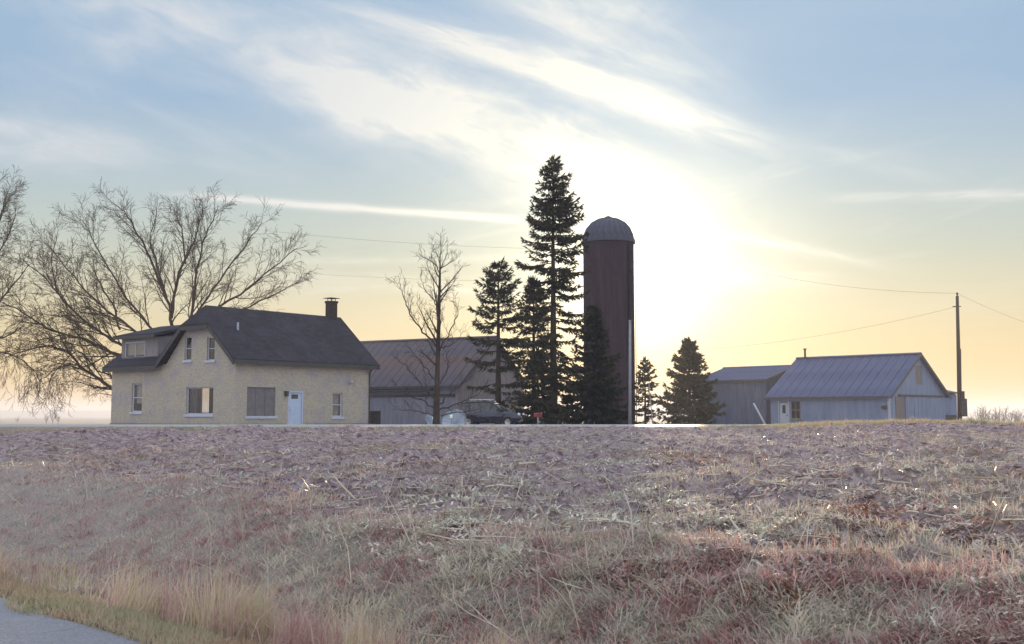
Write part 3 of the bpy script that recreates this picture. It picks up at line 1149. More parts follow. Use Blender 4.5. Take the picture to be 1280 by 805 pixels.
# machine shed left of it
f2 = Frame(958, 106.0, math.pi / 2 - R(45), .4)
ev = f2.on(958, 473.5, 'x')[1]
rg = f2.on(990, 458, 'x', 5.0)[1]
L2 = f2.on(872, 480, 'x')[0]
mach, f2 = farm_building('machine_shed', 'long blue grey machine shed with plain wall, between the round spruce and the white workshop', 958, 106.0, R(45), .4,
                         10.0, L2, ev, rg, 18, M_greysiding, M_metalroof, ovh=.35)
mb = MB()
for i in range(int(L2 / .9)):
    mb.box(-.035, .5 + i * .9, -.4, -.001, .56 + i * .9, ev - .02)
mb.build('siding_rib', M_greysiding, mach)

# low shed behind the workshop's right corner
f3 = Frame(1180, 104.0, 0, .4)
zt_ = f3.on(1180, 489, 'y')[1]
w3 = f3.on(1196, 500, 'y')[0]
low = thing('lean_to_shed', 'small low pale shed peeping out between the white workshop and the tall pole', 'shed', f3.o, 0)
wall('wall', M_white, low, 'y', 0, .12, -1.0, w3, -.4, [(-1.0, zt_ - .15), (w3, zt_ - .3)])
wall('wall', M_white, low, 'x', w3, -.12, .12, 4, -.4, [(0, zt_ - .3), (4, zt_ + .2)])
wall('wall', M_white, low, 'x', -1.0, .12, .12, 4, -.4, [(0, zt_ - .15), (4, zt_ + .3)])
wall('wall', M_white, low, 'y', 4, -.12, -.88, w3 - .12, -.4, [(-1, zt_ + .2), (w3, zt_ + .1)])
mb = MB(); mb.slab([(-1.25, -.3, zt_ - .12), (w3 + .25, -.3, zt_ - .27), (w3 + .25, 4.2, zt_ + .2), (-1.25, 4.2, zt_ + .35)], (0, 0, .12)); mb.build('roof', M_darktrim, low)
mb = MB(); mb.box(.0, -.045, -.3, w3 - .1, -.003, 1.25); mb.build('lower_boards', M_iron, low)

# barn behind the house
fb = Frame(572, 92.0, math.pi / 2 - R(30), .62)
ev = fb.on(500, 480, 'x')[1]
wb = fb.on(655, 500, 'y')[0]
rg = fb.on(616, 422, 'y')[1]
b_d1 = fb.rect(497, 497, 531, 545, 'x'); b_d1 = (b_d1[0], -.1, b_d1[2], b_d1[3])
barn, fb = farm_building('barn', 'large old barn with rust streaked metal roof, behind the bare tree right of the farmhouse', 572, 92.0, R(30), .62,
                         wb, 19.0, ev, rg, 24, M_barnwall, M_rustroof, fholes=[b_d1], ovh=.4, gmat=M_barnstone)
mb = MB(); pbox(mb, 'x', 0, b_d1[0] - .1, b_d1[1], b_d1[2] + .1, b_d1[3] + .03, -.08, -.03); bd = mb.build('sliding_door', M_barnwall, barn)
mb = MB()
nb = 8
for i in range(nb):
    a = b_d1[0] - .1 + (b_d1[2] - b_d1[0] + .2) * (i + .5) / nb
    pbox(mb, 'x', 0, a - .03, b_d1[1], a + .03, b_d1[3] + .03, -.10, -.08)
mb.build('door_rib', M_barnwall, bd)
zr_ = fb.on(500, 496, 'x')[1]
mb = MB(); mb.box(-.14, .3, zr_, .0, 18.5, zr_ + .2); mb.build('door_rail', M_iron, barn)
mb = MB(); mb.box(-.5, 2.4, ev - .62, -.002, 18.9, ev - .5); mb.build('wall_band', M_darktrim, barn)
mb = MB()
for i in range(20):
    mb.box(-.03, .6 + i * .9, -.4, -.001, .65 + i * .9, zr_ - .02)
mb.build('siding_rib', M_barnwall, barn)
gb = (wb * .55, 1.0, wb * .66, 2.0)
window(barn, 'y', 0, (wb * .60, 1.2, wb * .70, 2.3), .08, transom=.5, inset=-.05, sill=False, mat=M_whitetrim)

# ---------------- silo
p = at(762, 518, 106.0)
SX, SY, SZ = p.x, 106.0, .45
SR = (at(794, 400, 106).x - at(730.5, 400, 106).x) / 2
ztop = at(762, 298.5, 106 - SR).z - SZ
zdome = at(762, 272.5, 106).z - SZ
m, n, b = material('silo_staves', .9, .2)
x, y, z = n.sep(objco(n))
ang = n.m('ARCTAN2', y, x)
co = n.comb(ang * SR, z, 0.0)
bt = n.new('ShaderNodeTexBrick')
n.put(bt.inputs['Vector'], n.comb(z, ang * SR, 0.0))
bt.inputs['Color1'].default_value = (.070, .044, .048, 1)
bt.inputs['Color2'].default_value = (.058, .037, .043, 1)
bt.inputs['Mortar'].default_value = (.045, .03, .034, 1)
bt.inputs['Brick Width'].default_value = .76
bt.inputs['Row Height'].default_value = .254
bt.inputs['Mortar Size'].default_value = .012
bt.inputs['Scale'].default_value = 1.0
st = n.noise(n.comb(ang * SR * 1.5, z * .12, 0.0), 1.2, 5, .6)
n.put(b.inputs['Base Color'], n.mix(n.smooth(st, .45, .75) * .6, bt.outputs['Color'], (.10, .075, .075)))
bump(n, b, n.m('SUBTRACT', 1.0, X(n, bt.outputs['Fac'])), .6, .01)
silo = thing('silo', 'tall dark concrete stave silo with ribbed metal dome, right of the tallest spruce', 'silo', (SX, SY, SZ))
mb = MB(); mb.lathe([(SR, -.5), (SR, ztop)], 64); mb.build('shaft', m, silo, smooth=True)
hoop = MB()
nh = 26
for i in range(nh):
    z_ = .4 + (ztop - .8) * (i / (nh - 1)) ** 1.12
    hoop.lathe([(SR + .001, z_ - .018), (SR + .014, z_ - .007), (SR + .014, z_ + .007), (SR + .001, z_ + .018)], 48)
hp = hoop.build('hoops', M_chim, silo); hp['kind'] = 'stuff'
nd = 24
hD = zdome - ztop
prof = [(SR + .10, -.10), (SR + .06, .12), (SR * .98, hD * .28), (SR * .87, hD * .55), (SR * .68, hD * .78), (SR * .42, hD * .93), (SR * .12, hD * 1.0)]
mb = MB()
aw = 2 * math.pi / nd
mb.lathe([(r, z + ztop) for r, z in prof], 3, a0=0, a1=aw)
mb.tube([(r * 1.0 + .01, 0, z + ztop + .01) for r, z in prof], .035, 4)
first = mb.build('dome_panel', M_galv, silo)
for i in range(1, nd):
    o = first.copy(); COL.objects.link(o); o.parent = silo
    o.rotation_euler = (0, 0, i * aw)
mb = MB(); mb.lathe([(.35, -.12), (.32, .1), (.0, .22)], 12, (0, 0, zdome)); mb.build('dome_cap', M_galv, silo)
# chute and ladder on the right side
ca = R(-42)
mb = MB()
for i in range(40):
    pass
mb.tube([((SR + .16) * math.cos(ca), (SR + .16) * math.sin(ca), z_) for z_ in (-.2, 4, 8, 12, ztop - .4)], .24, 12, True)
mb.build('chute', M_chim, silo, smooth=False)
mb = MB()
ca2 = R(-2)
for s in (-.2, .2):
    bx_ = (SR + .12) * math.cos(ca2) - s * math.sin(ca2); by_ = (SR + .12) * math.sin(ca2) + s
    mb.tube([(bx_, by_, 0), (bx_, by_, ztop + 1.2)], .02, 5)
for i in range(int(ztop / .35)):
    mb.tube([((SR + .12), -.2, .3 + i * .35), ((SR + .12), .2, .3 + i * .35)], .014, 4)
mb.build('ladder', M_iron, silo)

# ---------------- poles and wires
def pole(name, label, cat, px0, py0, px1, py1, Y, r0, r1, mat, zg=None):
    a, b = at(px0, py0, Y), at(px1, py1, Y)
    zg = gz(a.x, Y) if zg is None else zg
    d = (b - a); k = (zg - .1 - a.z) / d.z if abs(d.z) > 1e-6 else 0
    base = a + d * k
    t = thing(name, label, cat, (base.x, base.y, base.z))
    mb = MB()
    mb.tube([(0, 0, 0), (b - base) * .5, (b - base)], [r0, (r0 + r1) / 2, r1], 10, True)
    mb.build('shaft', mat, t, smooth=True)
    return t, base, b


up_, ub, ut = pole('utility_pole', 'tall dark wooden utility pole standing right of the white workshop', 'utility pole', 1200, 530, 1196.5, 370, 82, .17, .11, M_pole)
h = ut - ub
mb = MB(); mb.lathe([(.05, 0), (.05, .1), (.09, .14), (.09, .2), (.04, .26), (.0, .27)], 10, h); mb.build('insulator', M_darktrim, up_)
mb = MB(); mb.tube([h * .92 + Vector((-.35, 0, 0)), h * .92 + Vector((.25, 0, 0))], .04, 6, True); mb.build('bracket', M_iron, up_)
mb = MB(); mb.box(.05, -.22, .9, .50, .22, 2.2); mb.box(.12, -.18, 2.2, .36, .18, 2.75); mb.build('meter_box', M_iron, up_, bevel=.03)
mb = MB(); mb.tube([(.17, 0, 2.2), Vector((.17, 0, 0)) + h * .6], .03, 6); mb.build('conduit', M_iron, up_)

pp, pb, pt = pole('flag_pole', 'pale slim pole standing in front of the dark silo', 'pole', 787.5, 533, 787.5, 402, 74, .11, .085, M_palepole)
mb = MB(); mb.lathe([(.0, -.02), (.10, .0), (.11, .06), (.0, .12)], 10, pt - pb); mb.build('cap', M_palepole, pp)
gp, gb_, gt_ = pole('leaning_stake', 'thin leaning metal stake in front of the small spruce right of the silo', 'stake', 816, 532, 811, 478, 70, .035, .025, M_palepole)
mb = MB(); mb.tube([(0, 0, -.3), (0, 0, .25)], .06, 6, True); mb.build('socket', M_iron, gp)
lp, lb_, lt_ = pole('leaning_post', 'short white post leaning left before the blue grey machine shed', 'post', 957, 532, 942, 504, 72, .07, .055, M_whitetrim)
mb = MB(); mb.box(-.12, -.12, -.2, .12, .12, .12); mb.build('footing', M_barnstone, lp)


def wire(label, a, b, sag, r=.008):
    mb = MB()
    a, b = Vector(a), Vector(b)
    pts = []
    for i in range(25):
        t = i / 24
        p = a.lerp(b, t); p.z -= sag * 4 * t * (1 - t)
        pts.append(p)
    mb.tube(pts, r, 4)
    o = mb.build('power_line', M_iron)
    tag(o, label, 'power line', 'power lines')
    return o


top = ut + Vector((0, 0, .2))
wire('power line running from the top of the tall pole out past the right edge', top, at(1420, 432, 95), .8)
wire('power line from the top of the tall pole left over the machine shed', top, at(905, 330, 100), .6)
wire('lower power line from the side bracket of the tall pole towards the barns', ub + h * .92, at(800, 440, 104), .8)
wire('upper faint power line above the farmhouse chimney, left of the bare tree', at(330, 288, 120), at(760, 312, 120), .5, .010)
wire('lower faint power line just above the farmhouse chimney', at(330, 338, 120), at(760, 352, 120), .4, .008)
#@@PART3
# ------------------------------------------------------------------ trees
def rnd_perp(d, rng):
    a = d.cross(Vector((rng.uniform(-1, 1), rng.uniform(-1, 1), rng.uniform(-1, 1))))
    return a.normalized() if a.length > 1e-3 else Vector((1, 0, 0))


def polyline_len(pts):
    return sum((q - p).length for p, q in zip(pts, pts[1:]))


def smooth_path(pts, per=4):
    out = []
    n = len(pts)
    for i in range(n - 1):
        p0, p1, p2, p3 = pts[max(i - 1, 0)], pts[i], pts[i + 1], pts[min(i + 2, n - 1)]
        for k in range(per):
            t = k / per
            out.append(.5 * ((2 * p1) + (p2 - p0) * t + (2 * p0 - 5 * p1 + 4 * p2 - p3) * t * t + (3 * p1 - p0 - 3 * p2 + p3) * t ** 3))
    out.append(pts[-1].copy())
    return out


def grow(mbs, rng, p, d, L, r, lvl, P):
    """a branch with its side branches; mbs = [limbs mesh, twigs mesh]"""
    n = 6 if lvl <= 2 else 4
    seg = L / n
    pts, dirs = [p.copy()], []
    d = d.normalized()
    for i in range(n):
        w = P['wob'] * (1.0 if lvl < 3 else .8)
        d = (d + rnd_perp(d, rng) * rng.uniform(0, w) + Vector((0, 0, P['up'] if lvl < P['droop_lvl'] else P['tipz']))).normalized()
        dirs.append(d)
        pts.append(pts[-1] + d * seg)
    rr = [max(r * (1 - .8 * i / n), P['rmin']) for i in range(n + 1)]
    mbs[0 if lvl <= 1 else 1].tube(pts, rr, 5 if lvl <= 1 else 3)
    spawn(mbs, rng, pts, rr, lvl, P, L)


def spawn(mbs, rng, pts, rr, lvl, P, L, start=.15):
    if lvl >= P['levels']:
        return
    n = len(pts) - 1
    cnt = max(2, int(round(L * P['dens'][min(lvl, len(P['dens']) - 1)])))
    side = rng.choice((-1, 1))
    for k in range(cnt):
        t = start + (1 - start) * (k + rng.uniform(.1, .9)) / cnt
        t = min(t, .98)
        i = min(int(t * n), n - 1)
        f = t * n - i
        q = pts[i].lerp(pts[i + 1], f)
        dd = (pts[i + 1] - pts[i]).normalized()
        side = -side
        perp = rnd_perp(dd, rng)
        perp.y *= P.get('flat', 1.0)
        perp.normalize()
        ang = rng.uniform(*P['ang'])
        nd = (dd * math.cos(ang) + perp * math.sin(ang))
        frac = P['ratio'] * rng.uniform(.55, 1.15) * (1 - .62 * t)
        cl = max(L * frac, P['minlen'])
        cr = max((rr[i] * (1 - f) + rr[i + 1] * f) * .55, P['rmin'])
        grow(mbs, rng, q, nd, cl, cr, lvl + 1, P)


def bare_tree(name, label, Y, trunk, limbs, P, seed, rt=.35, depth=3.0, zbase=None, maxr=None):
    rng = random.Random(seed)
    tp = [at(x, y, Y) for x, y in trunk]
    base = tp[0].copy()
    base.z = gz(base.x, base.y) - .1
    tp[0] = base.copy()
    t = thing(name, label, 'tree', base)
    L0 = [p - base for p in tp]
    tr = MB()
    path = smooth_path(L0, 3)
    rad = [rt * (1.25 - .25 * min(1, 6 * i / len(path))) * (1 - (1 - P.get('trunk_top', .5)) * i / (len(path) - 1)) for i in range(len(path))]
    tr.tube(path, rad, 10)
    tr.build('trunk', M_bark, t, smooth=True)
    mbs = [MB(), MB()]
    if P.get('trunk_spawn'):
        spawn(mbs, rng, path, rad, 0, P, polyline_len(path), start=P['trunk_spawn'])
    for lim, r0 in limbs:
        n = len(lim)
        y1 = rng.uniform(-depth, depth)
        y0 = 0
        if lim[0] not in trunk:
            y0 = y1 * .15
        pts = []
        for i, (x, y) in enumerate(lim):
            pts.append(at(x, y, Y + y0 + (y1 - y0) * (i / (n - 1)) ** 1.2) - base)
        path = smooth_path(pts, 4)
        for q in path[1:-1]:
            q += Vector((rng.uniform(-1, 1), rng.uniform(-1, 1), rng.uniform(-1, 1))) * .07
        rad = [max(r0 * (1 - .8 * i / (len(path) - 1)), P['rmin']) for i in range(len(path))]
        mbs[0].tube(path, rad, 6)
        spawn(mbs, rng, path, rad, 1, P, polyline_len(path))
    for (hx, hy, hl) in P.get('hang', lambda r: ())(rng):
        q = at(hx, hy, Y + rng.uniform(-2, 2)) - base
        pts = [q]
        for i in range(5):
            q = q + Vector((rng.uniform(-.09, .07), rng.uniform(-.05, .05), -hl / 5))
            pts.append(q)
        rad = [.011 - .0012 * i for i in range(6)]
        mbs[1].tube(pts, rad, 3)
        spawn(mbs, rng, pts, rad, 3, P, hl * .8)
    mbs[0].build('limbs', M_bark, t, smooth=True)
    cr = mbs[1].build('crown', M_twig, t)
    return t


WIL = dict(levels=5, dens=(.6, 2.3, 2.9, 3.0, 3.0), ang=(R(16), R(46)), ratio=.41, minlen=.42, rmin=.0085, wob=.22, up=.05, tipz=-.01, droop_lvl=3)
big_limbs = [
    ([(214, 430), (214, 398), (204, 362), (182, 312), (164, 278), (148, 258)], .14),
    ([(214, 398), (224, 340), (244, 300), (254, 262)], .12),
    ([(208, 372), (196, 330), (189, 300), (196, 262)], .09),
    ([(222, 440), (240, 395), (247, 335), (257, 295), (272, 262)], .12),
    ([(240, 400), (254, 380), (282, 340), (310, 302), (328, 278)], .10),
    ([(250, 395), (300, 368), (340, 335), (372, 310)], .10),
    ([(250, 400), (300, 388), (345, 366), (376, 350)], .08),
    ([(232, 330), (228, 290), (222, 275), (216, 258)], .07),
    ([(204, 430), (178, 397), (150, 360), (120, 306), (103, 276)], .10),
    ([(200, 440), (160, 408), (125, 381), (92, 344), (60, 306)], .11),
    ([(196, 455), (148, 430), (121, 411), (88, 385), (56, 348), (24, 322)], .12),
    ([(196, 460), (148, 444), (110, 425), (60, 410), (22, 386), (-10, 372)], .13),
    ([(200, 520), (168, 500), (139, 484), (107, 463), (84, 441), (56, 433), (10, 446)], .16),
    ([(107, 463), (95, 455), (70, 462), (48, 478)], .06),
    ([(140, 470), (120, 462), (96, 440), (66, 470), (60, 500)], .06),
    ([(84, 385), (70, 360), (66, 320), (74, 286)], .07),
    ([(150, 412), (140, 380), (120, 345), (116, 318)], .08),
]
WIL['hang'] = lambda r: [(r.uniform(20, 138), r.uniform(446, 482), r.uniform(.8, 2.4)) for i in range(46)]
bare_tree('willow_tree', 'large bare willow with spreading arching limbs rising behind the farmhouse', 76.0,
          [(212, 540), (211, 470), (214, 430)], big_limbs, WIL, 11, .5, 3.5)
# hanging willow wands under the low left limb
edge_limbs = [
    ([(-70, 420), (-44, 370), (-20, 320), (0, 275), (10, 240)], .14),
    ([(-60, 410), (-28, 355), (2, 310), (20, 268)], .10),
    ([(-60, 440), (-20, 400), (10, 365), (36, 330)], .10),
    ([(-60, 450), (-20, 425), (10, 420), (30, 405)], .08),
    ([(-60, 390), (-50, 330), (-36, 280), (-16, 235)], .10),
    ([(-60, 460), (-10, 440), (30, 452), (55, 480)], .07),
]
WIL2 = dict(WIL); WIL2.update(tipz=-.03, hang=lambda r: [(r.uniform(-30, 55), r.uniform(400, 470), r.uniform(.8, 2.2)) for i in range(26)])
bare_tree('willow_tree', 'bare willow cut by the left edge of the picture, only branches in view', 70.0,
          [(-82, 545), (-78, 480), (-66, 420)], edge_limbs, WIL2, 23, .5, 3.0)

SL = dict(levels=4, dens=(1.9, 2.6, 3.4, 3.4), ang=(R(22), R(52)), ratio=.34, minlen=.30, rmin=.0075, wob=.20, up=.06, tipz=.03, droop_lvl=5, trunk_spawn=.25, trunk_top=.15)
slim = [
    ([(545, 433), (532, 418), (520, 405), (508, 382), (502, 365), (499, 349)], .065),
    ([(550, 438), (560, 420), (569, 400), (572, 388), (565, 376)], .045),
    ([(549, 434), (566, 430), (580, 412)], .035),
    ([(548, 335), (535, 324), (528, 322), (526, 314)], .03),
    ([(549, 335), (562, 328), (568, 325), (571, 318)], .03),
    ([(547, 384), (536, 368), (528, 354), (525, 346)], .035),
    ([(549, 380), (558, 366), (562, 350)], .03),
    ([(544, 500), (530, 484), (512, 462), (498, 448)], .05),
    ([(544, 510), (526, 500), (508, 492), (494, 480)], .05),
    ([(550, 505), (566, 488), (584, 474), (598, 455)], .05),
    ([(550, 512), (570, 504), (592, 496), (606, 484)], .05),
    ([(545, 478), (534, 462), (520, 444), (512, 434)], .045),
    ([(551, 480), (558, 462), (560, 448), (554, 434)], .045),
    ([(544, 520), (524, 515), (505, 512), (490, 506)], .04),
    ([(551, 520), (570, 515), (590, 514), (604, 508)], .04),
]
bare_tree('bare_tree', 'slender bare young tree with a straight trunk in front of the rusty barn roof', 66.0,
          [(545, 540), (546.5, 480), (548, 424), (549, 375), (550, 342), (550, 318)], slim, SL, 5, .19, .9)

# ------------------------------------------------------------------ spruces
m, n, b = material('spruce_needles', .8, .15)
a_ = n.new('ShaderNodeAttribute', attribute_name='tint').outputs['Fac']
n.put(b.inputs['Base Color'], n.ramp(a_, [(0, (.036, .034, .022)), (.5, (.060, .056, .030)), (.85, (.085, .070, .035)), (1.0, (.14, .085, .045))]))
M_needles = m


class Leaf:
    """many thin tapered fronds in one mesh"""
    def __init__(s):
        s.p, s.d, s.w, s.t = [], [], [], []

    def add(s, p, d, w, t):
        s.p.append(p[:]); s.d.append(d[:]); s.w.append(w); s.t.append(t)

    def build(s, name, mat, parent):
        P = np.array(s.p); D = np.array(s.d); Wd = np.array(s.w)[:, None]; T_ = np.array(s.t)
        n = len(P)
        rng = np.random.default_rng(n)
        rv = rng.normal(size=(n, 3))
        S = np.cross(D, rv); S /= np.linalg.norm(S, axis=1)[:, None] + 1e-9
        N = np.cross(D, S); N /= np.linalg.norm(N, axis=1)[:, None] + 1e-9
        L = np.linalg.norm(D, axis=1)[:, None]
        v = np.stack([P - S * Wd * .3, P + D * .45 - S * Wd + N * L * .06, P + D, P + D * .45 + S * Wd + N * L * .06, P + S * Wd * .3], 1).reshape(-1, 3)
        # two crossing leaflets share the stem: quad + tri
        k = np.arange(n)[:, None] * 5
        me = bpy.data.meshes.new(name)
        me.vertices.add(len(v)); me.vertices.foreach_set('co', v.ravel())
        li = np.concatenate([k + 0, k + 1, k + 3, k + 4, k + 1, k + 2, k + 3], 1).ravel()
        me.loops.add(len(li)); me.loops.foreach_set('vertex_index', li)
        me.polygons.add(2 * n)
        ls = (np.arange(n)[:, None] * 7 + np.array([0, 4])).ravel()
        me.polygons.foreach_set('loop_start', ls)
        me.materials.append(mat)
        me.update(calc_edges=True)
        fattr(me, 'tint', np.repeat(T_, 5))
        o = bpy.data.objects.new(name, me)
        COL.objects.link(o)
        if parent:
            o.parent = parent
        return o


def spruce(label, px, pytop, Y, prof, seed, dens=1.0, cb=.06, droop=.25, gaps=.25, frond=(.30, .50), fw=.05, trunk_r=.3, sky_side=0., lean=0, name='spruce_tree', step=.42, per=7, fill=1.0):
    """prof: list of (height fraction, half width in metres)"""
    rng = random.Random(seed)
    tpp = at(px, pytop, Y)
    gzz = gz(tpp.x, Y)
    H = tpp.z - gzz + .05
    t = thing(name, label, 'tree', (tpp.x, Y, gzz - .05))
    tr = MB()
    pts = [Vector((lean * (i / 8) ** 2, 0, H * .985 * i / 8)) for i in range(9)]
    tr.tube(pts, [trunk_r * (1 - .95 * i / 8) + .015 for i in range(9)], 9)
    tr.build('trunk', M_bark, t, smooth=True)
    hs = [p[0] for p in prof]; rs = [p[1] for p in prof]
    lf = Leaf(); bmb = MB()
    z = H * cb
    while z < H * .99:
        fz = z / H
        Rm = float(np.interp(fz, hs, rs))
        k = max(3, int(per * dens * (.65 + .35 * min(1, Rm / 2.0))))
        a0 = rng.uniform(0, 6.28)
        for j in range(k):
            if rng.random() < gaps * (1.2 - fz):
                continue
            az = a0 + 6.28 * j / k + rng.uniform(-.35, .35)
            L = Rm * rng.uniform(.50, 1.14)
            if rng.random() < .12:
                L *= 1.15
            zz = z + rng.uniform(-.6, .6) * step
            c = pts[min(8, int(8 * fz))] * 1.0
            rise = .55 * (fz ** 2) - droop * (1 - fz) + rng.uniform(-.22, .22)
            n = max(4, int(L / .28))
            p = Vector((c.x, 0, zz))
            pth = [p.copy()]
            for i in range(n):
                s = i / n
                sl = rise - .35 * droop * math.sin(s * 3.14) + .55 * s * s * (.5 + droop)
                d = Vector((math.cos(az), math.sin(az), sl)).normalized()
                az += rng.uniform(-.05, .05)
                p = p + d * (L / n)
                pth.append(p.copy())
            bmb.tube(pth, [max(.035 * (1 - .8 * i / n) * (1 + L * .15), .008) for i in range(n + 1)], 3)
            s0 = .12 if fz > .5 else .2
            tint0 = rng.random()
            for i in range(1, n + 1):
                s = i / n
                if s < s0:
                    continue
                q = pth[i]
                d = (pth[i] - pth[i - 1]).normalized()
                side = Vector((-d.y, d.x, 0))
                # side twigs, long in the middle of the bough
                tl = min(.95, .30 + .30 * L * (1 - s) ** .8) * rng.uniform(.6, 1.1)
                for sg in (-1, 1):
                    if rng.random() < .18:
                        continue
                    td = (d * .75 + side * sg * .75 + Vector((0, 0, -.12 - .35 * droop * rng.random()))).normalized()
                    m_ = max(2, int(tl / .13 * fill))
                    for u in range(m_):
                        qq = q + td * (tl * (u + rng.random() * .5) / m_)
                        for rep in range(2):
                            dd = td + Vector((rng.uniform(-.7, .7), rng.uniform(-.7, .7), rng.uniform(-1.1, .25)))
                            lf.add(qq, dd.normalized() * rng.uniform(*frond) * .75, fw * rng.uniform(.7, 1.3), min(1, max(0, tint0 * .5 + rng.random() * .5)))
                # fronds on the bough, hanging a little
                for rep in range(int(3 * fill)):
                    dd = d + Vector((rng.uniform(-.5, .5), rng.uniform(-.5, .5), rng.uniform(-.9 if fz < .8 else -.3, .45)))
                    lf.add(q, dd.normalized() * rng.uniform(*frond), fw * rng.uniform(.8, 1.4), min(1, max(0, tint0 * .5 + rng.random() * .5)))
            # tip
            for rep in range(3):
                dd = d + Vector((rng.uniform(-.35, .35), rng.uniform(-.35, .35), rng.uniform(-.1, .6)))
                lf.add(pth[-1], dd.normalized() * rng.uniform(*frond), fw, rng.random())
        z += step * rng.uniform(.8, 1.2) * (1.0 if fz < .7 else .7)
    for i in range(8):
        lf.add(pts[-1], Vector((rng.uniform(-.3, .3), rng.uniform(-.3, .3), 1)).normalized() * .6, .06, .5)
    bmb.build('branches', M_bark, t)
    lf.build('crown', M_needles, t)
    return t


k1 = 1400 / 84.
spruce('tallest dark spruce, directly left of the silo, sky glinting through its boughs', 691, 197, 84,
       [(0, 2.1), (.10, 2.3), (.30, 2.45), (.45, 2.5), (.60, 2.5), (.72, 2.4), (.80, 1.85), (.88, 1.35), (.95, .62), (1, .2)], 3, gaps=.48, droop=.40, cb=.08, trunk_r=.32, step=.52, per=8, frond=(.28, .62), fw=.042, fill=1.35)
spruce('dark spruce with bare lower trunk rising behind the parked car', 623, 333, 82,
       [(0, .6), (.12, 1.3), (.30, 2.1), (.45, 2.2), (.58, 2.3), (.70, 2.1), (.85, 1.5), (.95, .9), (1, .5)], 8, gaps=.46, droop=.10, cb=.17, trunk_r=.26, step=.58, per=7, frond=(.28, .6), fw=.042, fill=1.3)
spruce('narrow dark spruce pressed against the left side of the tallest spruce', 667, 350, 86,
       [(0, 1.8), (.3, 1.8), (.6, 1.3), (.85, .9), (1, .25)], 14, gaps=.34, droop=.3, cb=.03, trunk_r=.22, step=.45, per=7, frond=(.28, .55), fw=.042, fill=1.3)
spruce('bushy dark spruce low in front of the silo', 742, 386, 90,
       [(0, 3.1), (.2, 2.9), (.45, 2.1), (.7, 1.3), (.9, .6), (1, .2)], 21, gaps=.08, droop=.25, cb=.03, trunk_r=.2, step=.42, dens=1.3, frond=(.3, .55), fw=.05, fill=1.3)
spruce('small young spruce between the silo and the wide round spruce', 806, 452, 92,
       [(0, 1.15), (.3, 1.1), (.6, .95), (.85, .6), (1, .15)], 31, gaps=.25, droop=.1, cb=.05, trunk_r=.1, step=.34, frond=(.22, .36))
spruce('wide conical spruce standing left of the blue grey machine shed', 861, 428, 84,
       [(0, 2.3), (.15, 2.4), (.35, 2.25), (.55, 1.75), (.75, 1.1), (.9, .5), (1, .08)], 41, gaps=.04, droop=-.1, cb=.03, trunk_r=.16, step=.32, dens=1.3, frond=(.26, .50), fw=.055, fill=1.1)
spruce('low dark spruce at the foot of the tallest spruce, right behind the car', 672, 440, 80,
       [(0, 1.8), (.3, 1.6), (.6, 1.1), (.85, .6), (1, .2)], 52, gaps=.12, droop=.15, cb=.03, trunk_r=.12, step=.36)
spruce('low spruce between the tallest spruce and the silo foot', 710, 500, 86,
       [(0, 1.3), (.3, 1.2), (.6, .8), (.85, .4), (1, .15)], 57, gaps=.12, droop=.15, cb=.03, trunk_r=.1, step=.34)

# ------------------------------------------------------------------ parked car
p = at(614, 518, 76.0)
car = thing('parked_car', 'dark sport utility car with roof rails parked under the spruces', 'car', (p.x, 76, gz(p.x, 76) + .06), R(-14))


def loft(secs, shape):
    mb = MB()
    k = len(shape)
    for s in secs:
        x, zb, zt, wb_, wt_ = s
        for (a, b) in shape:
            w = wb_ + (wt_ - wb_) * b
            mb.v.append((x, a * w, zb + (zt - zb) * b))
    for i in range(len(secs) - 1):
        for j in range(k):
            l = (j + 1) % k
            mb.f.append((i * k + j, i * k + l, (i + 1) * k + l, (i + 1) * k + j))
    mb.f.append(tuple(range(k - 1, -1, -1)))
    mb.f.append(tuple((len(secs) - 1) * k + j for j in range(k)))
    return mb


rs_ = [(-.85, 0), (-1, .15), (-1, .75), (-.93, .93), (-.8, 1), (.8, 1), (.93, .93), (1, .75), (1, .15), (.85, 0)]
bd = loft([(-2.18, .5, .85, .72, .70), (-2.12, .38, 1.0, .84, .80), (-1.9, .28, 1.06, .9, .84), (-1.2, .25, 1.08, .93, .86), (.5, .25, 1.08, .93, .86),
           (.95, .25, 1.07, .93, .84), (1.5, .27, 1.02, .91, .82), (1.95, .32, .93, .86, .76), (2.15, .42, .80, .76, .66), (2.2, .5, .7, .7, .6)], rs_)
body = bd.build('body', M_carpaint, car, smooth=True, bevel=0)
gh = loft([(-2.0, 1.02, 1.08, .80, .76), (-1.85, 1.02, 1.45, .80, .68), (-1.6, 1.02, 1.63, .80, .62), (-.6, 1.02, 1.70, .80, .62), (.1, 1.02, 1.68, .80, .62), (.4, 1.02, 1.55, .80, .64), (1.05, 1.02, 1.08, .80, .74)],
          [(-1, 0), (-1, .9), (-.9, 1), (.9, 1), (1, .9), (1, 0)])
gh.build('window_glass', M_carglass, car, smooth=False)
mb = loft([(-1.72, 1.60, 1.66, .60, .56), (-1.5, 1.645, 1.70, .63, .56), (-.6, 1.69, 1.745, .64, .57), (.05, 1.675, 1.725, .64, .56), (.22, 1.64, 1.67, .62, .56)], [(-1, 0), (-.95, .7), (-.6, 1), (.6, 1), (.95, .7), (1, 0)])
mb.build('roof', M_carpaint, car, smooth=True)
mb = MB()
for sg in (-1, 1):
    for (xa_, za, xb, zb) in ((.12, 1.68, 1.0, 1.08), (-.5, 1.70, -.5, 1.05), (-1.35, 1.68, -1.3, 1.05), (-1.8, 1.6, -2.0, 1.08)):
        mb.tube([(xa_, sg * .64, za), (xb, sg * .80, zb)], .04, 5)
mb.build('pillar', M_carpaint, car)
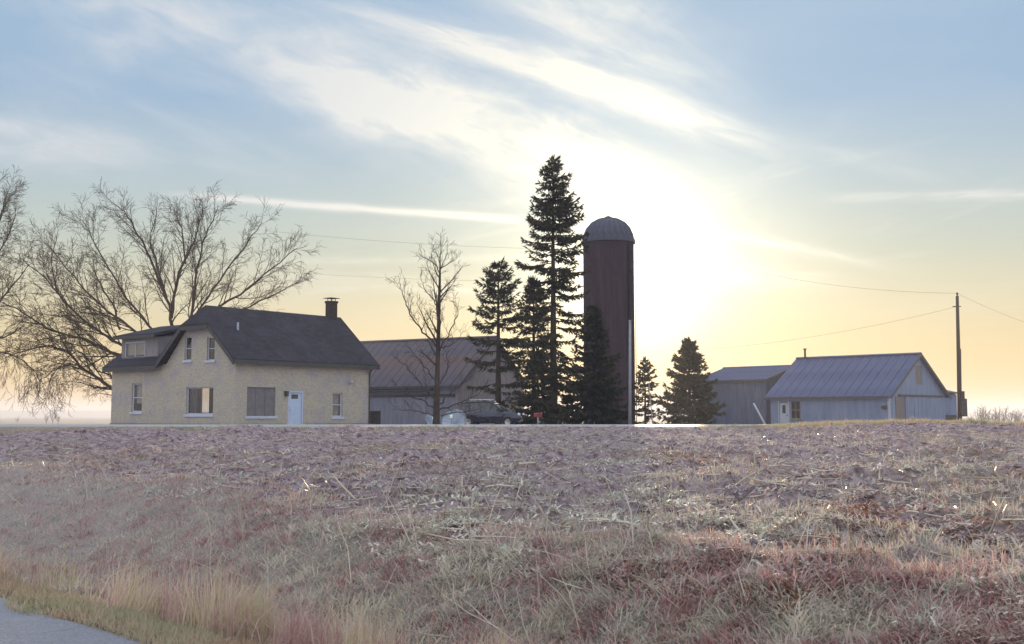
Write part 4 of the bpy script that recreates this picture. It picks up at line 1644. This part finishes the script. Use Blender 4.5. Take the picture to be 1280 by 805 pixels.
for sg in (-1, 1):
    mb = MB(); mb.tube([(-1.5, sg * .56, 1.70), (-1.45, sg * .56, 1.80), (.0, sg * .56, 1.82), (.1, sg * .56, 1.73)], .022, 6); mb.build('roof_rail', M_chrome, car)
    mb = MB(); mb.lathe([(0, 0), (.09, .02), (.11, .06), (.08, .12), (0, .15)], 10, (0, 0, 0)); o = mb.build('headlight', M_headlight, car, smooth=True)
    o.location = (2.03, sg * .62, .82); o.rotation_euler = (0, R(80), R(15 * sg)); o.scale = (1, 1.6, 1)
    mb = MB(); mb.box(-.06, -.09, -.07, .08, .09, .07); o = mb.build('wing_mirror', M_carpaint, car, bevel=.02); o.location = (.72, sg * 1.0, 1.12)
    mb = MB(); mb.box(-2.17, sg * .78 - .06, .78, -2.05, sg * .78 + .06, 1.0); mb.build('tail_light', M_red, car, bevel=.01)
mb = MB(); mb.box(2.12, -.42, .58, 2.21, .42, .72); mb.build('grille', M_chrome, car, bevel=.01)
tyre = MB(); tyre.lathe([(.20, -.11), (.33, -.11), (.35, -.07), (.35, .07), (.33, .11), (.20, .11)], 24)
rimb = MB(); rimb.lathe([(0, -.06), (.18, -.09), (.20, -.10), (.20, .10), (.18, .09), (0, .06)], 16)
for i in range(5):
    w = i * 1.2566
    rimb.tube([(0, 0, -.075), (.19 * math.cos(w), .19 * math.sin(w), -.095)], .02, 4)
for (x_, s_) in ((1.38, -1), (1.38, 1), (-1.35, -1), (-1.35, 1)):
    w = bpy.data.objects.new('wheel', None); COL.objects.link(w); w.parent = car
    w.location = (x_, s_ * .84, .34); w.rotation_euler = (math.pi / 2, 0, 0)
    tyre.build('tyre', M_rubber, w, smooth=False); rimb.build('rim', M_rim, w)


# ------------------------------------------------------------------ satellite dishes
def dish(label, px, py, Y, rad, az, elv):
    p = at(px, py, Y)
    g = gz(p.x, Y)
    t = thing('satellite_dish', label, 'satellite dish', (p.x, Y, g))
    h = p.z - g
    mb = MB(); mb.tube([(0, .25, -.1), (0, .25, h)], .05, 8); mb.build('post', M_iron, t)
    Rm = Matrix.Translation((0, 0, h)) @ Matrix.Rotation(az, 4, 'Z') @ Matrix.Rotation(math.pi / 2 - elv, 4, 'X')
    ns = 16
    first = None
    prof = [(rad * k / 6, .32 * rad * (k / 6) ** 2) for k in range(0, 7)]
    m1 = MB(); m1.lathe([(r + .01, z) for r, z in prof], 2, a0=0, a1=6.28318 / ns)
    m1.tube([(r + .01, 0, z + .008) for r, z in prof], .016, 4)
    for i in range(ns):
        if first is None:
            o = first = m1.build('panel', M_dish, t)
        else:
            o = first.copy(); COL.objects.link(o); o.parent = t
        o.matrix_local = Rm @ Matrix.Rotation(i * 6.28318 / ns, 4, 'Z')
    m2 = MB(); m2.lathe([(rad, .32 * rad - .02), (rad + .03, .32 * rad - .02), (rad + .03, .32 * rad + .02), (rad, .32 * rad + .02), (rad, .32 * rad - .02)], 32)
    o = m2.build('rim', M_palepole, t); o.matrix_local = Rm
    m3 = MB()
    for i in range(3):
        w = i * 2.094 + .5
        m3.tube([(rad * .95 * math.cos(w), rad * .95 * math.sin(w), .3 * rad), (.05 * math.cos(w), .05 * math.sin(w), rad * .95)], .015, 4)
    o = m3.build('strut', M_palepole, t); o.matrix_local = Rm
    m4 = MB(); m4.lathe([(0, rad * .85), (.10, rad * .86), (.12, rad * 1.02), (.0, rad * 1.05)], 10)
    o = m4.build('feed_horn', M_chrome, t); o.matrix_local = Rm
    return t


dish('large pale round satellite dish with spokes between the slender bare tree and the car', 569, 528, 70, .78, R(-18), R(28))
dish('small pale satellite dish turned edge on, just left of the slender tree trunk', 536, 526, 70, .40, R(50), R(20))

# red box on a post
p = at(672.5, 533, 66.0)
g = gz(p.x, 66)
mbx = thing('mailbox', 'small red mailbox on a pale post near the far road', 'mailbox', (p.x, 66, g))
zt = at(672.5, 515, 66).z - g
mb = MB(); mb.box(-.05, -.05, -.2, .05, .05, zt - .3); mb.build('post', M_palepole, mbx)
mb = MB()
pf = [(-.1, 0), (-.1, .14), (-.07, .2), (0, .235), (.07, .2), (.1, .14), (.1, 0)]
k = len(pf)
for x_ in (-.24, .24):
    mb.v += [(x_, a, zt - .29 + b) for a, b in pf]
for j in range(k):
    mb.f.append((j, (j + 1) % k, k + (j + 1) % k, k + j))
mb.f += [tuple(range(k)), tuple(range(2 * k - 1, k - 1, -1))]
mb.build('box', M_red, mbx)
mb = MB(); mb.box(-.02, -.13, zt - .15, .12, -.11, zt - .08); mb.box(.10, -.13, zt - .15, .13, -.11, zt + .02); mb.build('flag', M_red, mbx)

# ------------------------------------------------------------------ far bare trees
def far_tree(seed, H):
    rng = random.Random(seed)
    t = thing('bare_tree', '', 'tree')
    P = dict(levels=3, dens=(.8, .9, 1.0), ang=(R(18), R(42)), ratio=.5, minlen=1.0, rmin=.05, wob=.18, up=.10, tipz=.05, droop_lvl=5)
    tr = MB(); pts = [Vector((rng.uniform(-.2, .2) * i, 0, H * .5 * i / 3)) for i in range(4)]
    tr.tube(pts, [.32, .26, .2, .14], 6); tr.build('trunk', M_bark, t)
    mbs = [MB(), MB()]
    for i in range(9):
        q = pts[1].lerp(pts[3], rng.random())
        grow(mbs, rng, q, Vector((rng.uniform(-.7, .7), rng.uniform(-.7, .7), 1)), H * rng.uniform(.35, .55), .14, 1, P)
    mbs[0].v += []
    k0 = len(mbs[0].v)
    mbs[0].v += mbs[1].v
    mbs[0].f += [tuple(i + k0 for i in f_) for f_ in mbs[1].f]
    mbs[0].build('crown', M_twig, t)
    return t


protos = [far_tree(100 + i, 10.) for i in range(3)]
spots = [(1212, 430, .55), (1222, 410, .8), (1231, 440, .95), (1243, 420, .9), (1254, 450, .9), (1264, 430, .7), (1274, 415, .8), (1286, 440, .85), (1300, 430, .8), (1236, 470, .8), (1249, 480, .85), (1268, 475, .8)]
spots += [(58, 620, .7), (66, 650, .9), (73, 640, .6), (22, 700, .5)]
words = ['leftmost stunted bare tree of the distant row right of the tall pole', 'second bare tree from the left in the distant row right of the tall pole',
         'highest bare tree in the left half of the distant row at the right horizon', 'bare tree left of the middle of the distant row at the right horizon',
         'bare tree in the middle of the distant row at the right horizon', 'bare tree right of the middle of the distant row at the right horizon',
         'small bare tree near the right end of the distant row', 'bare tree cut by the right edge of the picture on the horizon', 'bare tree just outside the right edge on the horizon',
         'faint bare tree behind the left half of the distant row', 'faint bare tree behind the middle of the distant row', 'faint bare tree behind the right half of the distant row',
         'left one of three small far trees under the willow boughs', 'tallest of three small far trees under the willow boughs', 'right one of three small far trees under the willow boughs',
         'tiny lone far tree near the left edge on the plain']
for i, (px, Y, s) in enumerate(spots):
    pr = protos[i % 3]
    if i < 3:
        t = pr
    else:
        t = pr.copy(); COL.objects.link(t)
        for ch in pr.children:
            c_ = ch.copy(); COL.objects.link(c_); c_.parent = t
    p = at(px, 518, Y)
    t.location = (p.x, Y, gz(p.x, Y) - .2)
    t.rotation_euler = (0, 0, i * 1.7)
    t.scale = (s * 1.25, s * 1.25, s)
    t['label'] = words[i]
    t['group'] = 'bare trees far off on the plain'

# ------------------------------------------------------------------ grass, stubble and litter
def blades(name, mat, x, y, L, Wd, az, lean, tint, bend=.5, lift=0.0, z=None):
    n = len(x)
    z = ground(x, y) if z is None else z
    base = np.stack([x, y, z + lift], 1)
    hd = np.stack([np.cos(az), np.sin(az), np.zeros(n)], 1)
    # blade faces sideways to its lean with a random twist
    rng = np.random.default_rng(n)
    tw = rng.uniform(-1.2, 1.2, n)
    sd_ = np.stack([-np.sin(az + tw), np.cos(az + tw), np.zeros(n)], 1)
    l1 = lean * (1 - bend * .5)
    l2 = np.minimum(lean * (1 + bend * .6), 1.75)
    m1 = base + (hd * np.sin(l1)[:, None] + np.array([0, 0, 1]) * np.cos(l1)[:, None]) * (L * .55)[:, None]
    t1 = m1 + (hd * np.sin(l2)[:, None] + np.array([0, 0, 1]) * np.cos(l2)[:, None]) * (L * .45)[:, None]
    w = (sd_ * Wd[:, None])
    v = np.stack([base - w * .5, base + w * .5, m1 + w * .4, m1 - w * .4, t1], 1).reshape(-1, 3)
    k = np.arange(n)[:, None] * 5
    li = np.concatenate([k, k + 1, k + 2, k + 3, k + 3, k + 2, k + 4], 1).ravel()
    me = bpy.data.meshes.new(name)
    me.vertices.add(len(v)); me.vertices.foreach_set('co', v.ravel())
    me.loops.add(len(li)); me.loops.foreach_set('vertex_index', li)
    me.polygons.add(2 * n)
    me.polygons.foreach_set('loop_start', (np.arange(n)[:, None] * 7 + np.array([0, 4])).ravel())
    me.materials.append(mat)
    me.update(calc_edges=True)
    fattr(me, 'tint', np.repeat(np.clip(tint, 0, 1), 5))
    o = bpy.data.objects.new(name, me)
    COL.objects.link(o)
    tag(o, kind='stuff')
    return o


RG = np.random.default_rng(7)


def polar(n, rmin, rmax, pw=1.0, a=.62):
    """points in a wedge ahead, thinner with distance"""
    az = RG.uniform(-a, a, n)
    q = RG.uniform(0, 1, n)
    if abs(pw - 1) < 1e-6:
        r = rmin * (rmax / rmin) ** q
    else:
        r = (rmin ** (1 - pw) + q * (rmax ** (1 - pw) - rmin ** (1 - pw))) ** (1 / (1 - pw))
    return r * np.tan(az), r


def uv(x, y):
    return (x + y) / math.sqrt(2), (y - x) / math.sqrt(2)


M_ditch = tint_material('matted_dry_grass', [(0, (.41, .20, .19)), (.2, (.58, .37, .34)), (.38, (.64, .48, .43)), (.5, (.57, .50, .45)), (.64, (.42, .45, .35)), (.8, (.62, .56, .46)), (1, (.70, .62, .50))])
M_tall = tint_material('tall_straw', [(0, (.50, .29, .27)), (.35, (.64, .45, .40)), (.6, (.72, .59, .45)), (.85, (.74, .65, .42)), (1, (.58, .56, .30))])
M_short = tint_material('short_turf', [(0, (.42, .28, .20)), (.4, (.54, .42, .29)), (.7, (.46, .42, .28)), (1, (.36, .37, .22))])
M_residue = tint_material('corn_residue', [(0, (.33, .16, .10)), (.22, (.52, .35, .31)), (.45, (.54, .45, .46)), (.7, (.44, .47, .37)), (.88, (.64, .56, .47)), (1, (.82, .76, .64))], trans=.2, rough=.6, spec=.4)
M_stalk = tint_material('corn_stalk', [(0, (.42, .34, .24)), (.5, (.58, .50, .38)), (1, (.70, .64, .52))], trans=.1, rough=.45, spec=.45)

# 1 short turf on the road shoulder
x, y = polar(260000, 6.5, 40, 1.6, .62)
u, v = uv(x, y)
edge = 4.02 + (vnoise(v * 1.1, v * 0, 4) - .5) * .3
k = (u > edge) & (u < 5.8)
x, y, u = x[k], y[k], u[k]
n_ = len(x)
cl = fbm(x * 1.5, y * 1.5, 41, 3)
blades('shoulder_turf', M_short, x, y, RG.uniform(.03, .12, n_), RG.uniform(.006, .014, n_), RG.uniform(0, 6.28, n_), RG.uniform(.2, 1.2, n_), cl * 1.3 - .2 + RG.normal(0, .15, n_))

# 2 tall straw tufts along the near bank
x, y = polar(560000, 4.8, 40, 1.6, .62)
u, v = uv(x, y)
cl = fbm(x * 1.7, y * 1.7, 43, 3)
band = np.exp(-((u - 5.75 - (vnoise(v * .5, v * 0, 6) - .5) * .5) / .5) ** 2)
k = (RG.uniform(0, 1, len(x)) < band * np.clip((cl - .47) * 9, 0.05, 1)) & (u > 4.9)
x, y, u, cl = x[k], y[k], u[k], cl[k]
n_ = len(x)
blades('tall_straw_grass', M_tall, x, y, RG.uniform(.12, .58, n_) * (.2 + 1.5 * cl), RG.uniform(.005, .012, n_), .6 + (fbm(x * 2, y * 2, 44, 2) - .5) * 9 + RG.normal(0, .5, n_), np.abs(RG.normal(.5, .4, n_)), fbm(x * 1.6, y * 1.6, 45, 3) * 1.5 - .3 + RG.normal(0, .24, n_), .8)

# 3 matted grass in the ditch and on its far bank
x, y = polar(560000, 6.0, 42, 1.7, .60)
u, v = uv(x, y)
k = (u > 5.35) & (u + (fbm(x * .8, y * .8, 91, 3) - .5) * 2.4 < lipf(v) + .1)
x, y, u = x[k], y[k], u[k]
n_ = len(x)
flow = fbm(x * 1.6, y * 1.6, 51, 2) * 14
tn = fbm(x * .8 + 9, y * .8, 52, 4)
tn2 = fbm(x * 3.2, y * 3.2, 53, 3)
blades('ditch_grass', M_ditch, x, y, RG.uniform(.05, .22, n_), RG.uniform(.006, .016, n_), flow + RG.normal(0, 1.2, n_), np.clip(RG.normal(1.25, .34, n_), .1, 1.7), (tn - .5) * .85 + (tn2 - .5) * 1.7 + .50 + RG.normal(0, .26, n_), .5)

# 4 pale tufts on the lip between ditch and field
x, y = polar(120000, 9, 45, 1.4, .60)
u, v = uv(x, y)
lp_ = lipf(v) + .25 + (vnoise(v * .3, v * 0, 3) - .5) * 1.2
cl = fbm(x * .7, y * .7, 61, 3)
k = (np.abs(u - lp_) < .55 * RG.uniform(.2, 1, len(x))) & (cl > .50)
x, y = x[k], y[k]
n_ = len(x)
blades('lip_grass', M_tall, x, y, RG.uniform(.06, .24, n_), RG.uniform(.005, .012, n_), RG.uniform(0, 6.28, n_), np.abs(RG.normal(.8, .45, n_)), fbm(x, y, 62, 3) * .9 - .12 + RG.normal(0, .12, n_), .8)

# 5 crushed corn leaves over the field
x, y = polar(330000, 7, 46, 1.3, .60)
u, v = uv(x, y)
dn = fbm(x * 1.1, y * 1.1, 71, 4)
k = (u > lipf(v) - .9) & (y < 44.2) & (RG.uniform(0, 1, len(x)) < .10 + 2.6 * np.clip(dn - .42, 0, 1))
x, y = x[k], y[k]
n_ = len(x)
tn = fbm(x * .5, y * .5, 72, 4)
blades('corn_residue', M_residue, x, y, RG.uniform(.04, .17, n_), RG.uniform(.014, .045, n_), RG.uniform(0, 6.28, n_), np.clip(RG.normal(1.42, .22, n_), .3, 1.7), (tn - .5) * 2.2 + (fbm(x * 2.5, y * 2.5, 75, 2) - .5) * .8 + .50 - .42 * sstep(x, 4, 11) * sstep(y, 22, 34) - .38 * sstep(-x, 7, 13) * sstep(y, 26, 36) + RG.normal(0, .22, n_), .5, .01)  # far sides tinted darker brown, painting in the contrast with the central glare

# 6 weedy low growth in the field
x, y = polar(160000, 9, 46, 1.3, .60)
u, v = uv(x, y)
cl = fbm(x * .9 + 4, y * .9, 74, 3)
k = (u > lipf(v) + .2) & (y < 44.5) & (cl > .56)
x, y = x[k], y[k]
n_ = len(x)
blades('field_weeds', M_ditch, x, y, RG.uniform(.06, .2, n_), RG.uniform(.006, .013, n_), RG.uniform(0, 6.28, n_), np.abs(RG.normal(.9, .4, n_)), .58 + RG.normal(0, .16, n_), .5)

# 7 verge of the far road and the dry rise on the right
x = RG.uniform(-26, 28, 110000)
y = RG.uniform(41.6, 45.55, 110000)
cl = fbm(x * .8, y * .8, 81, 3)
k = (RG.uniform(0, 1, len(x)) < sstep(y + (cl - .5) * 2, 41.8, 43.5))
x, y, cl = x[k], y[k], cl[k]
n_ = len(x)
hh = RG.uniform(.04, .10, n_) * (.25 + .75 * sstep(-y, -44.3, -42.8)) * (1 - sstep(x, 8, 13)) + RG.uniform(.07, .24, n_) * sstep(x, 8, 13)
blades('verge_grass', M_short, x, y, hh, RG.uniform(.012, .025, n_), RG.uniform(0, 6.28, n_), np.abs(RG.normal(.4, .4, n_)), cl * 1.3 - .1 + RG.normal(0, .15, n_), .5)
x = RG.uniform(-40, 40, 14000)
y = 51.8 + 30 * RG.uniform(0, 1, 14000) ** 2
n_ = len(x)
blades('yard_grass', M_short, x, y, RG.uniform(.04, .10, n_), RG.uniform(.015, .03, n_), RG.uniform(0, 6.28, n_), np.abs(RG.normal(.5, .4, n_)), RG.normal(.5, .2, n_), .5)


# 8 snapped corn stalks lying and leaning in the field
def stalks(name, x, y, L, r, az, pitch, tint, mat):
    mb = MB(); tt = []
    z = ground(x, y)
    for i in range(len(x)):
        d = Vector((math.cos(az[i]) * math.cos(pitch[i]), math.sin(az[i]) * math.cos(pitch[i]), math.sin(pitch[i])))
        p = Vector((x[i], y[i], z[i] + .02))
        k0 = len(mb.v)
        q = p + d * L[i] * .55
        e = q + (d + Vector((random.uniform(-.25, .25), random.uniform(-.25, .25), random.uniform(-.2, .2)))).normalized() * L[i] * .45
        mb.tube([p, q, e], [r[i], r[i] * .9, r[i] * .6], 4, True)
        tt += [tint[i]] * (len(mb.v) - k0)
    o = mb.build(name, mat)
    fattr(o.data, 'tint', tt)
    tag(o, kind='stuff')


x, y = polar(3600, 10, 44, 1.0, .58)
u, v = uv(x, y)
k = (u > lipf(v) - .2)
x, y = x[k], y[k]
n_ = len(x)
pt_ = np.where(RG.uniform(0, 1, n_) < .10, RG.uniform(.3, 1.2, n_), RG.uniform(-.02, .18, n_))
stalks('corn_stalks', x, y, RG.uniform(.08, .45, n_) * (.6 + RG.uniform(0, 1, n_) ** 3), RG.uniform(.006, .017, n_), RG.uniform(0, 6.28, n_), pt_, RG.uniform(0, 1, n_), M_stalk)
# weed stems standing out of the ditch grass
x, y = polar(900, 9, 30, 1.5, .55)
u, v = uv(x, y)
k = (u > 6.0) & (u < lipf(v) + 1)
x, y = x[k], y[k]
n_ = len(x)
stalks('weed_stems', x, y, RG.uniform(.25, .8, n_), RG.uniform(.003, .006, n_), RG.uniform(0, 6.28, n_), RG.uniform(.2, 1.4, n_), RG.uniform(0, 1, n_), M_stalk)
#@@HAZE
# ------------------------------------------------------------------ evening haze
m = bpy.data.materials.new('haze_air')
m.use_nodes = True
m.node_tree.nodes.clear()
n = NT(m.node_tree)
pv = n.new('ShaderNodeVolumePrincipled')
pv.inputs['Color'].default_value = (.66, .68, .80, 1)
pv.inputs['Density'].default_value = .0006
pv.inputs['Anisotropy'].default_value = .40
ou = n.new('ShaderNodeOutputMaterial')
n.put(ou.inputs['Volume'], pv.outputs[0])
mb = MB(); mb.box(-3050, -450, -7, 3050, 3300, 24.5)
tag(mb.build('haze', m), kind='stuff')
